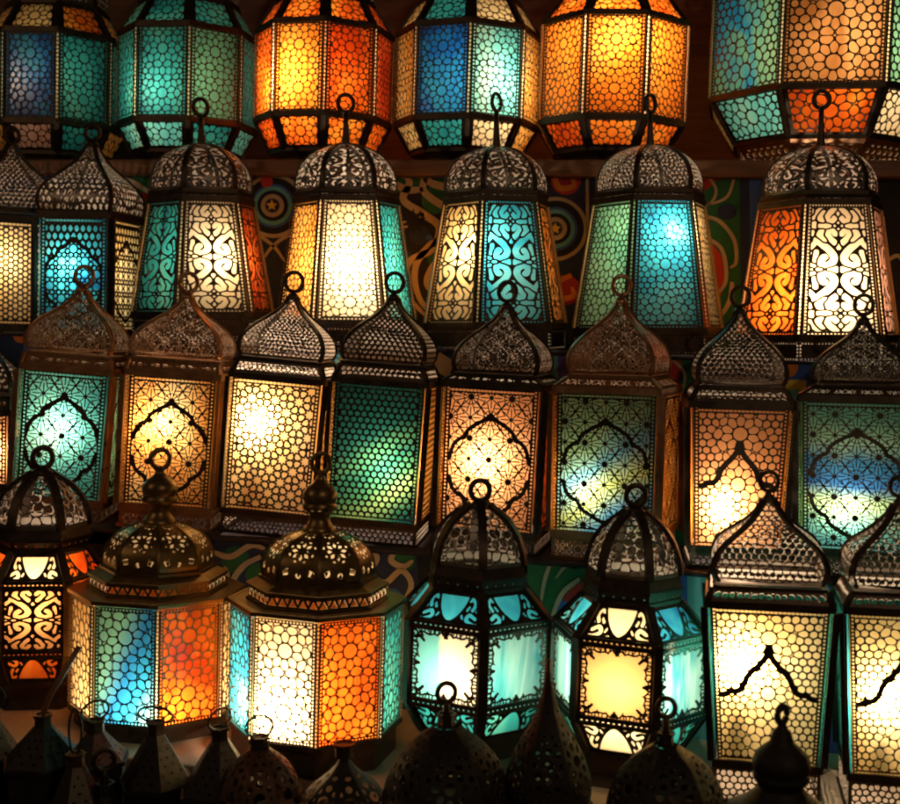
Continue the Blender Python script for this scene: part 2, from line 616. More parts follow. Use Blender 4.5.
# --- arabesque scrolls: cut strokes and leaves, mirrored twice
SCROLL = [  # (points, radius) in half-width units, y up from the middle of the panel
    ([(.97, .74), (.80, .94), (.68, 1.08), (.45, .88), (.25, .66), (.15, .42), (.26, .20), (.46, .16), (.56, .32), (.44, .46)], .105),
    ([(.97, 1.22), (.86, 1.06)], .075),
    ([(.90, .62), (.98, .40), (.92, .20), (.76, .14)], .075),
    ([(.10, .04), (.30, .0)], .07),
    ([(.52, .03), (.64, .0)], .045),
    ([(.80, .0), (.98, .03)], .05),
    ([(.71, .30), (.69, .50), (.68, .66)], .065),
    ([(.0, .80), (.0, .95)], .06),
    ([(.10, .98), (.26, 1.16), (.34, 1.36), (.20, 1.46), (.10, 1.32)], .085),
    ([(.46, 1.08), (.58, 1.24), (.52, 1.42)], .10),
    ([(.84, 1.28), (.80, 1.46)], .05),
    ([(.98, 1.40), (.97, 1.56), (.98, 1.72)], .06),
    ([(.30, 1.62), (.54, 1.62)], .105),
    ([(.78, 1.56), (.78, 1.72)], .075),
    ([(-.12, 1.62), (.12, 1.62)], .055),
    ([(.0, 1.52), (.0, 1.72)], .055),
    ([(.10, 1.92), (.22, 1.78), (.36, 1.88), (.30, 2.06), (.16, 2.20), (.06, 2.30)], .085),
    ([(.50, 1.82), (.60, 1.98), (.50, 2.18)], .10),
    ([(.0, 2.0), (.0, 2.12)], .05),
    ([(.0, 2.38), (.0, 2.46)], .055),
    ([(.30, 2.42), (.52, 2.28), (.72, 2.06), (.84, 1.92)], .085),
    ([(.97, 2.40), (.90, 2.22), (.84, 2.06)], .08),
    ([(.98, 1.86), (.97, 2.02)], .05),
    ([(.62, 2.44), (.74, 2.34)], .05),
]


def scroll(rep=1, gap=.012, src=SCROLL, H=2.50, lead=.062):
    """holes swell until only a thin strip of metal is left between neighbours"""
    strokes = [(polyseg(spline(p, 6)) if len(p) > 2 else polyseg(p), r, min(q[0] for q in p)) for p, r in src]

    def fn(x, y, w, h):
        W = float(np.max(w)) / 2 * .99
        X = np.abs(x) / W
        yy = np.abs(((y / h * rep) % 1.0) - .5) * 2 * H
        sy = (h / rep / 2) / H
        b1 = np.full(x.shape, 1e9)
        b2 = np.full(x.shape, 1e9)
        for sg, r, xm in strokes:
            for fx, fy in ((1, 1), (-1, 1), (1, -1)):
                if fx < 0 and (xm < .06 or xm > .4):
                    continue
                if fy < 0 and (min(q[1] for q in sg) < .05 or min(q[1] for q in sg) > .5):
                    continue
                d = seg_dist(X * fx, yy * fy, sg) - r
                b2 = np.minimum(b2, np.maximum(b1, d))
                b1 = np.minimum(b1, d)
        f = np.maximum(b1 - gap, lead - (b2 - b1))
        return f * min(W, sy)
    return fn


def arch_line(base, ytop, ysh, band, x1=.5, closed=None, pts=None):
    """an ogee arch band drawn over another pattern (fractions of width and height)"""
    pts = pts or [(0, .82), (.05, .785), (.13, .755), (.21, .72), (.25, .692), (.275, .655), (.33, .635), (.385, .60), (.41, .56), (.425, .52), (.465, .50), (.478, .44),
                  (.465, .38), (.425, .36), (.41, .32), (.385, .28), (.33, .245), (.275, .225), (.25, .188), (.21, .16), (.10, .115), (0, .08)]
    sp = spline(pts, 7)

    def fn(x, y, w, h):
        W = float(np.max(w))
        q = [(p[0] * W, p[1] * h) for p in sp]
        d = seg_dist(np.abs(x), y, polyseg(q))
        f = np.maximum(base(x, y, w, h), band - d)
        f = np.maximum(f, band * 1.6 - np.hypot(x, y - (ytop + .005) * h))
        return f
    return fn


def two_zone(lower, upper, ytop, ysh, band):
    lineonly = arch_line(lambda x, y, w, h: np.full(x.shape, -1e9), ytop, ysh, band)
    sp = spline([(0, ytop), (.10, ytop - .06), (.26, ytop - .13), (.40, ysh + .05), (.5, ysh - .05)], 6)

    def fn(x, y, w, h):
        W = float(np.max(w))
        yb = np.interp(np.abs(x) / W, [p[0] for p in sp], [p[1] for p in sp]) * h
        f = np.where(y > yb, upper(x, y, w, h), lower(x, y, w, h))
        return np.maximum(f, lineonly(x, y, w, h))
    return fn


CURL = [([(.95, .12), (.72, .10), (.52, .22), (.62, .36), (.78, .28)], .055), ([(.95, .34), (.86, .48), (.94, .62)], .055),
        ([(.42, .08), (.28, .10)], .05), ([(.70, .50), (.80, .66), (.74, .80), (.62, .76)], .05), ([(.92, .78), (.86, .92)], .05),
        ([(.52, .48), (.60, .58)], .035), ([(.96, .22), (.97, .24)], .04), ([(.16, .06), (.05, .07)], .04), ([(.40, .24), (.36, .32)], .03)]


def shield(point_down=True):
    """a clear pointed shield in the middle, curls either side"""
    cs = [(polyseg(spline(p, 5)) if len(p) > 2 else polyseg(p), r) for p, r in CURL]

    def fn(x, y, w, h):
        W = float(np.max(w)) / 2
        X = np.abs(x) / W
        Y = (y / h) if point_down else 1 - y / h
        lim = .62 * np.clip((Y - .14) / .84, 0, 1) ** .62
        inside = np.where(Y > .14, X - lim, 1.0)
        inside = np.maximum(inside, Y - .97)
        f = np.full(x.shape, 1e9)
        for sg, r in cs:
            f = np.minimum(f, seg_dist(X, Y, sg) - r)
        f = np.where(X < lim + .09, np.maximum(f, .05), f)
        return np.minimum(f, inside) * min(W, h)
    return fn


def medallion(lw=.021):
    """open middle, filigree of fine stems and buds creeping in from the edges"""
    segs, buds = [], []
    n = 120
    outl = []
    for k in range(n + 1):
        a = 2 * PI * k / n
        sq = 1 / max(abs(math.cos(a)), abs(math.sin(a))) ** .8
        r = .395 * sq * (1 + .045 * math.cos(8 * a) + .05 * abs(math.sin(12 * a)))
        outl.append((r * math.cos(a), r * math.sin(a)))
    osg = polyseg(outl)
    for k in range(8):
        a = k * PI / 4
        r1, r2 = (.42, .365) if k % 2 == 0 else (.52, .42)
        c, q = math.cos(a), math.sin(a)
        segs.append((r1 * 1.3 * c, r1 * 1.3 * q, r2 * c, r2 * q))
        for t in (0, .34, .68):
            rr = r2 + (r1 - r2) * t
            buds.append((rr * c, rr * q, .020 + .008 * t))
    loops_ = []
    for k in range(28):           # little loops of wire all round the edge, linked by stems
        t = (k + .5) / 28 * 4
        side, u = int(t), (t % 1 - .5) * .86
        px, py = ((u, -.425), (.425, u), (-u, .425), (-.425, -u))[side]
        loops_.append((px, py, .036 + .009 * (k % 2)))
        q = .405 / .445
        segs.append((px * 1.12, py * 1.12, px * q + .03 * (k % 3 - 1), py * q + .03 * ((k + 1) % 3 - 1)))
        buds.append((px * .9, py * .9, .016))

    def fn(x, y, w, h):
        W = float(np.max(w))
        X, Y = x / W, (y - h / 2) / h
        f = lw * .5 - seg_dist(X, Y, osg)
        f = np.maximum(f, lw * .42 - seg_dist(X, Y, segs))
        for bx, by, r in loops_:
            f = np.maximum(f, lw * .42 - np.abs(np.hypot(X - bx, Y - by) - r))
        for bx, by, r in buds:
            f = np.maximum(f, r - np.hypot(X - bx, Y - by))
        return f * min(W, h)
    return fn


def kites(x, y, w, h):
    """brass dome: rings of kite-shaped holes, round hole and triangles"""
    W = float(np.max(w))
    f = np.full(x.shape, 1e9)

    def kite(cx, cy, a, l1, l2, wd):
        nonlocal f
        dx, dy = x / W - cx, (y - cy * h) / W
        u = dx * math.cos(a) + dy * math.sin(a)
        v = np.abs(-dx * math.sin(a) + dy * math.cos(a))
        d = np.where(u > 0, v / wd + u / l2, v / wd - u / l1) - 1
        f = np.minimum(f, d * wd * W * .7)
    for cy, R, n in ((.46, .175, 8), (.80, .10, 6)):
        for k in range(n):
            a = 2 * PI * k / n + PI / 2
            kite(R * math.cos(a) * 1.0, cy + R * math.sin(a) * W / h, a, R * .46, R * .44, .046 if n == 8 else .036)
    for k in range(8):
        a = 2 * PI * (k + .5) / 8 + PI / 2
        kite(.285 * math.cos(a), .46 + .285 * math.sin(a) * W / h, a + PI / 2, .045, .045, .030)
    for sx in (-1, 1):
        kite(sx * .30, .15, PI / 2 + sx * .5, .08, .11, .085)
        kite(sx * .33, .66, PI / 2, .05, .06, .03)
    f = np.minimum(f, np.hypot(x, (y - .12 * h)) - .06 * W)
    return f


def triangles(x, y, w, h):
    W = float(np.max(w))
    p = W / 5
    xx = np.abs(((x + W / 2) % p) - p / 2)
    a = (y / h - .22) / .56
    f = np.maximum(xx - p * .40 * (1 - a), np.maximum(.22 * h - y, y - .80 * h))
    xx2 = np.abs(((x + W / 2 + p / 2) % p) - p / 2)
    g = np.maximum(xx2 - p * .28 * a, np.maximum(.40 * h - y, y - .86 * h)) + .0006
    return np.minimum(f, g + .0008)


def dotrow(n=6, r=.16, yc=.5):
    def fn(x, y, w, h):
        W = float(np.max(w))
        p = W / n
        xx = np.abs(((x + W / 2) % p) - p / 2)
        return np.hypot(xx, y - yc * h) - r * h
    return fn


def blank(x, y, w, h):
    return np.full(x.shape, 1.0)


def bordered(fn, b, pearl=0.0, dash=False, bt=None, bb=None):
    """solid border of width b, with a string of pin holes along it"""
    def g(x, y, w, h):
        bx = w / 2 - np.abs(x)
        top, bot = bt or b, bb or b
        f = np.maximum(fn(x, y, w, h), np.maximum(b - bx, np.maximum(bot - y, top - (h - y))))
        if pearl:
            p = pearl
            r = p * .30
            yy = np.abs((y % p) - p / 2)
            f = np.minimum(f, np.hypot(np.abs(bx - b * .52), yy) - r)
            xx = np.abs(((x + 50 * p) % p) - p / 2)
            ex = np.maximum(xx - p * .16, 0) if dash else xx
            for e in (np.abs(y - bot * .5), np.abs(h - y - top * .5)):
                f = np.minimum(f, np.maximum(np.hypot(ex, e) - r, (b * .8 - bx)))
        return f
    return g


def grid(w, h, step):
    nu = int(min(330, max(8, w / step)))
    nv = int(min(360, max(6, h / step)))
    u = np.linspace(0, 1, nu + 1)
    v = np.linspace(0, 1, nv + 1)
    return np.meshgrid(u, v)


def flat_panel(name, fn, N, R0, z0, R1, z1, inset, step, off=.0):
    """fretwork for face 0 of an N-sided frustum, lying off metres outside the face plane"""
    cs, sn = math.cos(PI / N), math.sin(PI / N)
    w0, w1 = 2 * R0 * sn - 2 * inset, 2 * R1 * sn - 2 * inset
    a0, a1 = R0 * cs, R1 * cs
    h = math.hypot(z1 - z0, a1 - a0)
    ny, nz = -(z1 - z0) / h, (a0 - a1) / h      # outward normal (toward -Y)
    if z1 < z0:
        ny, nz = -ny, -nz
    wm = max(.5 * (w0 + w1), .35 * max(w0, w1))
    U, V = grid(wm, h, step)
    fv = fn((U - .5) * wm, V * h, wm, h)

    def mp(u, v, d):
        w = w0 + (w1 - w0) * v
        a = a0 + (a1 - a0) * v
        z = z0 + (z1 - z0) * v
        return np.stack([(u - .5) * w, -a + ny * (off + d), z + nz * (off + d)], -1)
    return cut_sheet(name, fv, U, V, mp)


def pane_mesh(name, N, R0, z0, R1, z1, inset, thick=.002, off=-.004):
    cs, sn = math.cos(PI / N), math.sin(PI / N)
    h = math.hypot(z1 - z0, (R1 - R0) * cs)
    ny, nz = -(z1 - z0) / h, (R0 - R1) * cs / h
    mb = MB()
    rings = []
    for d in (off, off - thick):
        rings.append([((s * (R * sn - inset)), -R * cs + ny * d, z + nz * d) for s, R, z in ((-1, R0, z0), (1, R0, z0), (1, R1, z1), (-1, R1, z1))])
    # one sheet of glass, front face subdivision is not needed: it is flat
    i0 = mb.add(rings[0])
    mb.face((i0, i0 + 1, i0 + 2, i0 + 3))
    me = bpy.data.meshes.new(name)
    me.from_pydata(mb.v, [], mb.f)
    return me


PROF = {
    'ogee': [(0, .95), (.06, 1.0), (.14, 1.02), (.24, 1.0), (.34, .94), (.44, .83), (.54, .68), (.64, .50), (.74, .335), (.84, .21), (.93, .125), (1, .10)],
    'onion': [(0, .93), (.07, .985), (.16, 1.02), (.27, 1.0), (.38, .92), (.48, .78), (.58, .60), (.68, .42), (.78, .28), (.88, .18), (1, .105)],
    'round': [(0, .985), (.15, 1.0), (.30, .985), (.45, .945), (.60, .87), (.73, .76), (.84, .62), (.92, .46), (.97, .32), (1, .16)],
    'bullet': [(0, 1.0), (.15, .985), (.30, .94), (.45, .87), (.60, .765), (.74, .63), (.86, .46), (.95, .30), (1, .22)],
    'spire': [(0, 1.0), (.10, 1.03), (.22, .99), (.36, .85), (.48, .66), (.58, .47), (.68, .31), (.80, .18), (.9, .11), (1, .07)],
}


def prof_fn(kind, R, z0, H):
    sp = spline(PROF[kind], 8)
    zs = np.array([p[0] for p in sp]) * H
    rs = np.array([p[1] for p in sp]) * R
    s = np.concatenate([[0], np.cumsum(np.hypot(np.diff(zs), np.diff(rs)))])
    S = s[-1]
    return (lambda t: np.interp(t * S, s, rs)), (lambda t: z0 + np.interp(t * S, s, zs)), S


def dome_sheet(name, fn, N, kind, R, z0, H, border, step, round_=0.0, bb=None):
    rf, zf, S = prof_fn(kind, R, z0, H)
    sn, cs = math.sin(PI / N), math.cos(PI / N)
    W = 2 * R * 1.02 * sn
    nu, nv = int(min(260, W / step)), int(min(300, S / step))
    U, V = np.meshgrid(np.linspace(0, 1, nu + 1), np.linspace(0, 1, nv + 1))
    wl = 2 * rf(V) * sn
    x = (U - .5) * wl
    y = V * S
    f = np.maximum(fn(x, y, W, S), np.maximum(border - (wl / 2 - np.abs(x)), np.maximum((bb or border) - y, border * 1.5 - (S - y))))

    def mp(u, v, d):
        R_ = rf(v)
        hw = R_ * sn
        xx = (u - .5) * 2 * hw
        flat_y = -R_ * cs
        phi = (u - .5) * 2 * PI / N
        px = xx * (1 - round_) + R_ * np.sin(phi) * round_
        py = flat_y * (1 - round_) - R_ * np.cos(phi) * round_
        return np.stack([px, py - d, zf(v)], -1)
    me = cut_sheet(name, f, U, V, mp, .0010)
    for p in me.polygons:
        pass
    return me


# ------------------------------------------------------------------ lanterns
def Rfit(N, ang, hw):
    return hw / max(abs(math.sin(ang - PI / N + k * 2 * PI / N)) for k in range(N))


class Lan:
    """places a lantern from the photograph; pixel sizes become metres at its own distance"""

    def __init__(s, name, label, group, row, cx, ymid, ybase, N, ang, tilt=0.0, dy=0.0, hw=0.0):
        s.N, s.ang = N, math.radians(ang)
        lean = ROLL + math.radians(tilt)
        xb = cx - math.tan(lean) * (ybase - ymid)
        p, d = at(xb, ybase, ROWY[row] + dy)
        s.k = d / F                       # metres per photo pixel here
        s.yb, s.d, s.lean, s.ymid = ybase, d, lean, ymid
        if row == 5:
            p.z = Z5
        else:
            p.z = SHELF[row]
            ZS.append((row, round(CAM.z + ray(xb, ybase).z * (d - hw * s.k), 3)))
        s.bz = p.z
        s.e = empty(name, p)
        v = Vector((CAM.x - p.x, CAM.y - p.y, 0)).normalized()
        s.e.rotation_euler = Matrix.Rotation(math.atan2(v.x, -v.y), 4, 'Z').to_euler()
        if tilt:
            s.e.rotation_euler.rotate_axis('Y', math.radians(tilt))
        s.face = math.atan2(v.x, -v.y)
        tag(s.e, label, 'lantern', group)
        s.row = row
        s.step = s.k * .62
        s.cx = cx
        BASES.append((row, round(p.z, 3), name))

    def z(s, y, rho=0.0):
        """height above the base of what the photograph shows at pixel y, rho metres nearer than the axis"""
        x = s.cx - math.tan(s.lean) * (y - s.ymid)
        return CAM.z + ray(x, y).z * (s.d - rho) - s.bz

    def R(s, hw, N=None):
        return Rfit(N or s.N, s.ang, hw * s.k)

    def faces(s):
        return [(k, s.ang + k * 2 * PI / s.N) for k in range(s.N)]

    def panes(s, R0, z0, R1, z1, fn, cols, inset=None, fm=None, off=0.0):
        inset = s.k * 2.0 if inset is None else inset
        me = flat_panel('fretwork', fn, s.N, R0, z0, R1, z1, inset, s.step, off)
        me.materials.append(fm or IRON)
        for k, a in s.faces():
            c = cols.get(k, cols.get('d'))
            gm = pane_mesh('glass_pane', s.N, R0, z0, R1, z1, inset)
            g = link('glass_pane', gm, s.e, a, G[c])
            link('fretwork', me, g)

    def corner_strips(s, R0, z0, R1, z1, width, mat, glassname='white'):
        """pin-holed strips that close the corners, backed by an added pale diffuser standing in for leaking bulb light"""
        n = 90
        c = math.cos(PI / n)
        half = R0 / c * math.sin(PI / n)
        ins = half - width / 2
        half1 = R1 / c * math.sin(PI / n)
        p = 3.8 * s.k

        def fn(x, y, w, h):
            yy = np.abs((y % p) - p / 2)
            return np.hypot(x, np.maximum(yy - p * .14, 0)) - p * .24
        me = flat_panel('corner_strip', fn, n, R0 / c, z0, R1 / c * (half / half1) * 0 + R1 / c, z1, ins if R0 == R1 else min(ins, half1 - width * .45), s.k * .45, .0025)
        me.materials.append(mat)
        gm = pane_mesh('strip_diffuser', n, R0 / c, z0, R1 / c, z1, ins if R0 == R1 else min(ins, half1 - width * .45), off=.0)
        for k, a in s.faces():
            o = link('corner_strip', me, s.e, a + PI / s.N)
            link('strip_diffuser', gm, o, 0, G[glassname])  # added pane, its glow imitates bulb light leaking at the corners

    def sheet(s, name, R0, z0, R1, z1, fn, fm, inset=0.0):
        me = flat_panel(name, fn, s.N, R0, z0, R1, z1, inset, s.step)
        me.materials.append(fm)
        for k, a in s.faces():
            link(name, me, s.e, a)

    def dome(s, kind, R, z0, H, fn, fm, border, round_=0.0, rib=None, ribm=None, bb=None):
        me = dome_sheet('dome_panel', fn, s.N, kind, R, z0, H, border, s.step * .9, round_, bb)
        me.materials.append(fm)
        for k, a in s.faces():
            link('dome_panel', me, s.e, a)
        if rib:
            rf, zf, S = prof_fn(kind, R, z0, H)
            mb = MB()
            for k in range(s.N):
                a = s.ang + PI / s.N + k * 2 * PI / s.N
                o = Vector((math.sin(a), -math.cos(a), 0))
                pts = [o * float(rf(t)) + Vector((0, 0, float(zf(t)))) for t in np.linspace(0, 1, 22)]
                mb.beam(pts, rib, rib * .6, lambda p, o=o: o)
            mb.build('dome_ribs', ribm or IRON, s.e)

    def ring(s, zb, zc, rad, tube, mat, turn=0.0, r0=None):
        mb = MB()
        r0 = r0 or tube * 2.2
        mb.lathe([(r0 * 1.25, zb - .006), (r0 * 1.3, zb), (r0, zb + (zc - zb) * .22), (tube * 1.3, zb + (zc - rad - zb) * .6), (tube * 1.15, zc - rad + tube * .3)], 14)
        pts = []
        for k in range(28):
            a = 2 * PI * k / 28
            pts.append((rad * math.cos(a) * math.cos(turn), rad * math.cos(a) * math.sin(turn), zc + rad * math.sin(a) * 1.06))
        mb.tube(pts, tube, 8, True)
        mb.build('hanging_ring', mat, s.e)

    def lamp(s, hx, hy, power, fwd=.25, R=.1, col=(1, .84, .60)):
        """the bulb: an actual point lamp on its holder inside the lantern"""
        x, z = (hx - s.cx) * s.k, s.z(hy)
        ld = bpy.data.lights.new('bulb_light', 'POINT')
        ld.energy = power * POW
        ld.color = col
        ld.shadow_soft_size = .012
        o = bpy.data.objects.new('bulb_light', ld)
        COL.objects.link(o)
        o.parent = s.e
        y = -(fwd + .12) * R
        o.location = (x, y, z)
        mb = MB()
        mb.lathe([(.004, z - .095), (.0075, z - .07), (.0075, z - .05), (.004, z - .047)], 10)
        mb.v = [(a + x, b + y, c) for a, b, c in mb.v]
        mb.build('lamp_holder', IRON, s.e)


BASES = []
Z5 = .80
ZS = []
SHELF = {1: 1.963, 2: 1.558, 3: 1.204, 4: .922}
POW = 1.15


def drum(label, cx, ang, hw, ys, cols, lower, upper, hot, power, pc=5.9, ros=((0, .27), (0, .74)), dy=0.0, fm=IRON, tan=None):
    """octagonal lantern with sloping top and bottom panes"""
    yt, yp, yq, yb, yfoot = ys
    L = Lan('octagonal_lantern', label, 'octagonal lanterns on the top shelf', 1, cx, (yp + yq) / 2, yfoot, 8, ang, 0, dy, hw * .7)
    k = L.k
    R = L.R(hw)
    Rb, Rt = R * .77, R * .72
    zb, zq, zp, zt = L.z(yb, Rb * .95), L.z(yq, R * .95), L.z(yp, R * .95), L.z(yt, Rt * .95)
    p = pc * k
    L.panes(R, zq, R, zp, bordered(pebble(p, ros, .19), 4.2 * k, 3.3 * k), cols)
    L.panes(Rb, zb, R, zq, bordered(pebble(p, ((0, .5),), .19), 4.0 * k), lower)
    L.panes(R, zp, Rt, zt, bordered(pebble(p, ((0, .5),), .19), 4.0 * k), upper)
    w = 4.2 * k
    for nm, Rm, zm, Rr, zr in (('lower_frame', R, zq, Rb, zb), ('upper_frame', R, zp, Rt, zt)):
        mb = MB()
        mb.poly_ring(8, L.ang, Rm + .003, zm, w, 5.0 * k)
        mb.poly_ring(8, L.ang, Rr + .002, zr, w, 4 * k)
        for i in range(8):
            a = L.ang + PI / 8 + i * PI / 4
            o = Vector((math.sin(a), -math.cos(a), 0))
            mb.beam([o * (Rm + .001) + Vector((0, 0, zm)), o * (Rr + .001) + Vector((0, 0, zr))], 4.4 * k, .005, lambda p, o=o: o)
        mb.build(nm, fm, L.e)
    L.corner_strips(R, zq + 2 * k, R, zp - 2 * k, 5.6 * k, fm)
    if pc > 7:      # the big one stands on a pierced copper foot
        L.sheet('foot_panel', Rb * .80, 0.0, Rb * .96, zb - 2 * k, bordered(holes(8 * k, 2.6 * k), 5 * k), COPPER)
    else:
        mb = MB()
        mb.frustum(8, L.ang, Rb * .98, 0, Rb * .86, zb * .55, True)
        mb.frustum(8, L.ang, Rb * .86, zb * .55, Rb * .99, zb - 2 * k, False, True)
        mb.build('foot', DARKTIN, L.e)
    Hd = 70 * k
    L.dome('round', Rt * .98, zt + 2 * k, Hd, pebble(7 * k, (), .3), DARKTIN, 3 * k, .3, 3.5 * k)
    L.ring(zt + Hd, zt + Hd + 26 * k, 9 * k, 2 * k, IRON)
    L.lamp(hot[0], hot[1], power, .30, R)
    return L


def tapered(label, cx, ang, hwb, hwt, ys, dome_hw, cols, fn, hot, power, domefn, dm, ring_turn=.3, rn=1.0, fwd=.3, dy=0, tilt=0.0):
    """six-sided lantern, wider at the bottom, with a ribbed round dome"""
    yring, ydt, ydb, yt, yb, yfoot = ys
    L = Lan('tapered_lantern', label, 'tapered lanterns on the second shelf', 2, cx, (yt + yb) / 2, yfoot, 6, ang, tilt - 1.8, dy, hwb * .9)
    k = L.k
    Rb, Rt, Rd = L.R(hwb), L.R(hwt), L.R(dome_hw)
    zb, zt = L.z(yb, Rb * .88), L.z(yt, Rt * .88)
    L.panes(Rb, zb, Rt, zt, bordered(fn(k), 5.5 * k, 3.2 * k if rn else 0), cols)
    for Rr, zz, hh in ((Rb, zb - 1 * k, 7 * k), (Rt, zt + 1 * k, 6 * k)):
        mb = MB()
        mb.poly_ring(6, L.ang, Rr + .003, zz, 6 * k, hh)
        mb.build('frame_rim', IRON, L.e)
    L.corner_strips(Rb, zb + 2 * k, Rt, zt - 2 * k, 7.5 * k, IRON)
    # plinth under the panes and the band that carries the dome
    L.sheet('base_panel', Rb * 1.0, 0.0, Rb * 1.0, zb - 4.6 * k, bordered(blank, 3.2 * k, 3.2 * k), IRON)
    zdb, zdt = L.z(ydb, Rd * .9), L.z(ydt)
    mb = MB()
    mb.frustum(6, L.ang, Rt + .002, zt + 4.2 * k, Rd * 1.03, zdb)
    mb.poly_ring(6, L.ang, Rd * 1.05, zdb + 1 * k, 4 * k, 3.5 * k)
    mb.build('dome_band', IRON, L.e)
    L.dome('round', Rd, zdb + 2 * k, zdt - zdb - 2 * k, domefn(k), dm, 3 * k, .55, 4.2 * k)
    L.ring(zdt, L.z(yring), 8 * k, 2.1 * k, IRON, ring_turn, 3.5 * k)
    L.lamp(hot[0], hot[1], power, fwd, Rb)
    return L


def fanous(label, row, cx, ang, hw, hw_bot, ys, dome_hw, cols, fn, hot, power, domefn, dm, fm=IRON, skirtfn=None, prof='ogee', tilt=0.0, ring=9.0, fwd=.25, dy=0.0, ribw=4.0, group=None, frame_w=6.0, b=5.0, name='square_lantern', rcx=None):
    """four-sided lantern with a flared neck and an ogee dome"""
    yring, ydt, ydb, ysk, yt, yb, yfoot = ys
    L = Lan(name, label, group or 'square domed lanterns on the third shelf', row, cx, (yt + yb) / 2, yfoot, 4, ang, tilt, dy, hw * .8)
    k = L.k
    R, Rq, Rd = L.R(hw), L.R(hw_bot), L.R(dome_hw)
    zt, zb, zsk = L.z(yt, R * .72), L.z(yb, Rq * .72), L.z(ysk, Rd * .72)
    zdb, zdt = L.z(ydb, Rd * .72), L.z(ydt)
    fw = frame_w * k
    L.panes(Rq, zb, R, zt, bordered(fn(k), b * k, 3.6 * k, True), cols, fw * .6)
    mb = MB()
    mb.poly_ring(4, L.ang, Rq + .004, zb - fw * .4, fw, fw * 1.2)
    mb.poly_ring(4, L.ang, R + .004, zt + fw * .5, fw, fw * 1.1)
    for i in range(4):
        a = L.ang + PI / 4 + i * PI / 2
        for sgn in (-1, 1):       # an angle iron at each corner: one leaf per face
            n = L.ang + (i + (0 if sgn < 0 else 1)) * PI / 2
            nrm = Vector((math.sin(n), -math.cos(n), 0))
            tang = Vector((math.cos(n), math.sin(n), 0)) * (-sgn)
            v0 = Vector((math.sin(a), -math.cos(a), 0))
            mb.beam([v0 * Rq + Vector((0, 0, zb)) + tang * (fw * .5) + nrm * .001, v0 * R + Vector((0, 0, zt)) + tang * (fw * .5) + nrm * .001], fw, .004 + sgn * .0006, lambda p, nrm=nrm: nrm)
    mb.build('frame', fm, L.e)
    sk = skirtfn or (lambda k: pebble(5 * k, (), .34))
    # plinth
    zf = zb - fw * 1.0
    L.sheet('base_panel', Rq * 1.0, 0.0, Rq * 1.0, zf, bordered(sk(k), 3 * k), fm if fm is not IRON else DARKTIN)
    mb = MB()
    mb.poly_ring(4, L.ang, Rq * 1.04, .003, fw, .006)
    mb.build('base_rim', fm, L.e)
    # flared neck
    Rk = Rd * 1.0
    L.sheet('neck_panel', R * .99, zt + fw * 1.05, Rk, zsk, bordered(sk(k), 3.2 * k), dm)
    mb = MB()
    mb.poly_ring(4, L.ang, Rk * 1.03, zsk + 1.2 * k, 4 * k, 3.2 * k)
    for i in range(4):
        a = L.ang + PI / 4 + i * PI / 2
        o = Vector((math.sin(a), -math.cos(a), 0))
        mb.beam([o * (R * .99 + .001) + Vector((0, 0, zt + fw)), o * (Rk + .001) + Vector((0, 0, zsk))], ribw * k, .005, lambda p, o=o: o)
    mb.build('neck_frame', fm if dm is COPPER else IRON, L.e)
    L.dome(prof, Rd, zdb, zdt - zdb, domefn(k), dm, 2.4 * k, .12, ribw * k, dm if dm in (COPPER,) else IRON, 3 * k)
    L.ring(zdt, L.z(yring), ring * k, 2.1 * k, dm if dm is COPPER else IRON, .25, 4.5 * k)
    L.lamp(hot[0], hot[1], power, fwd, R)
    return L


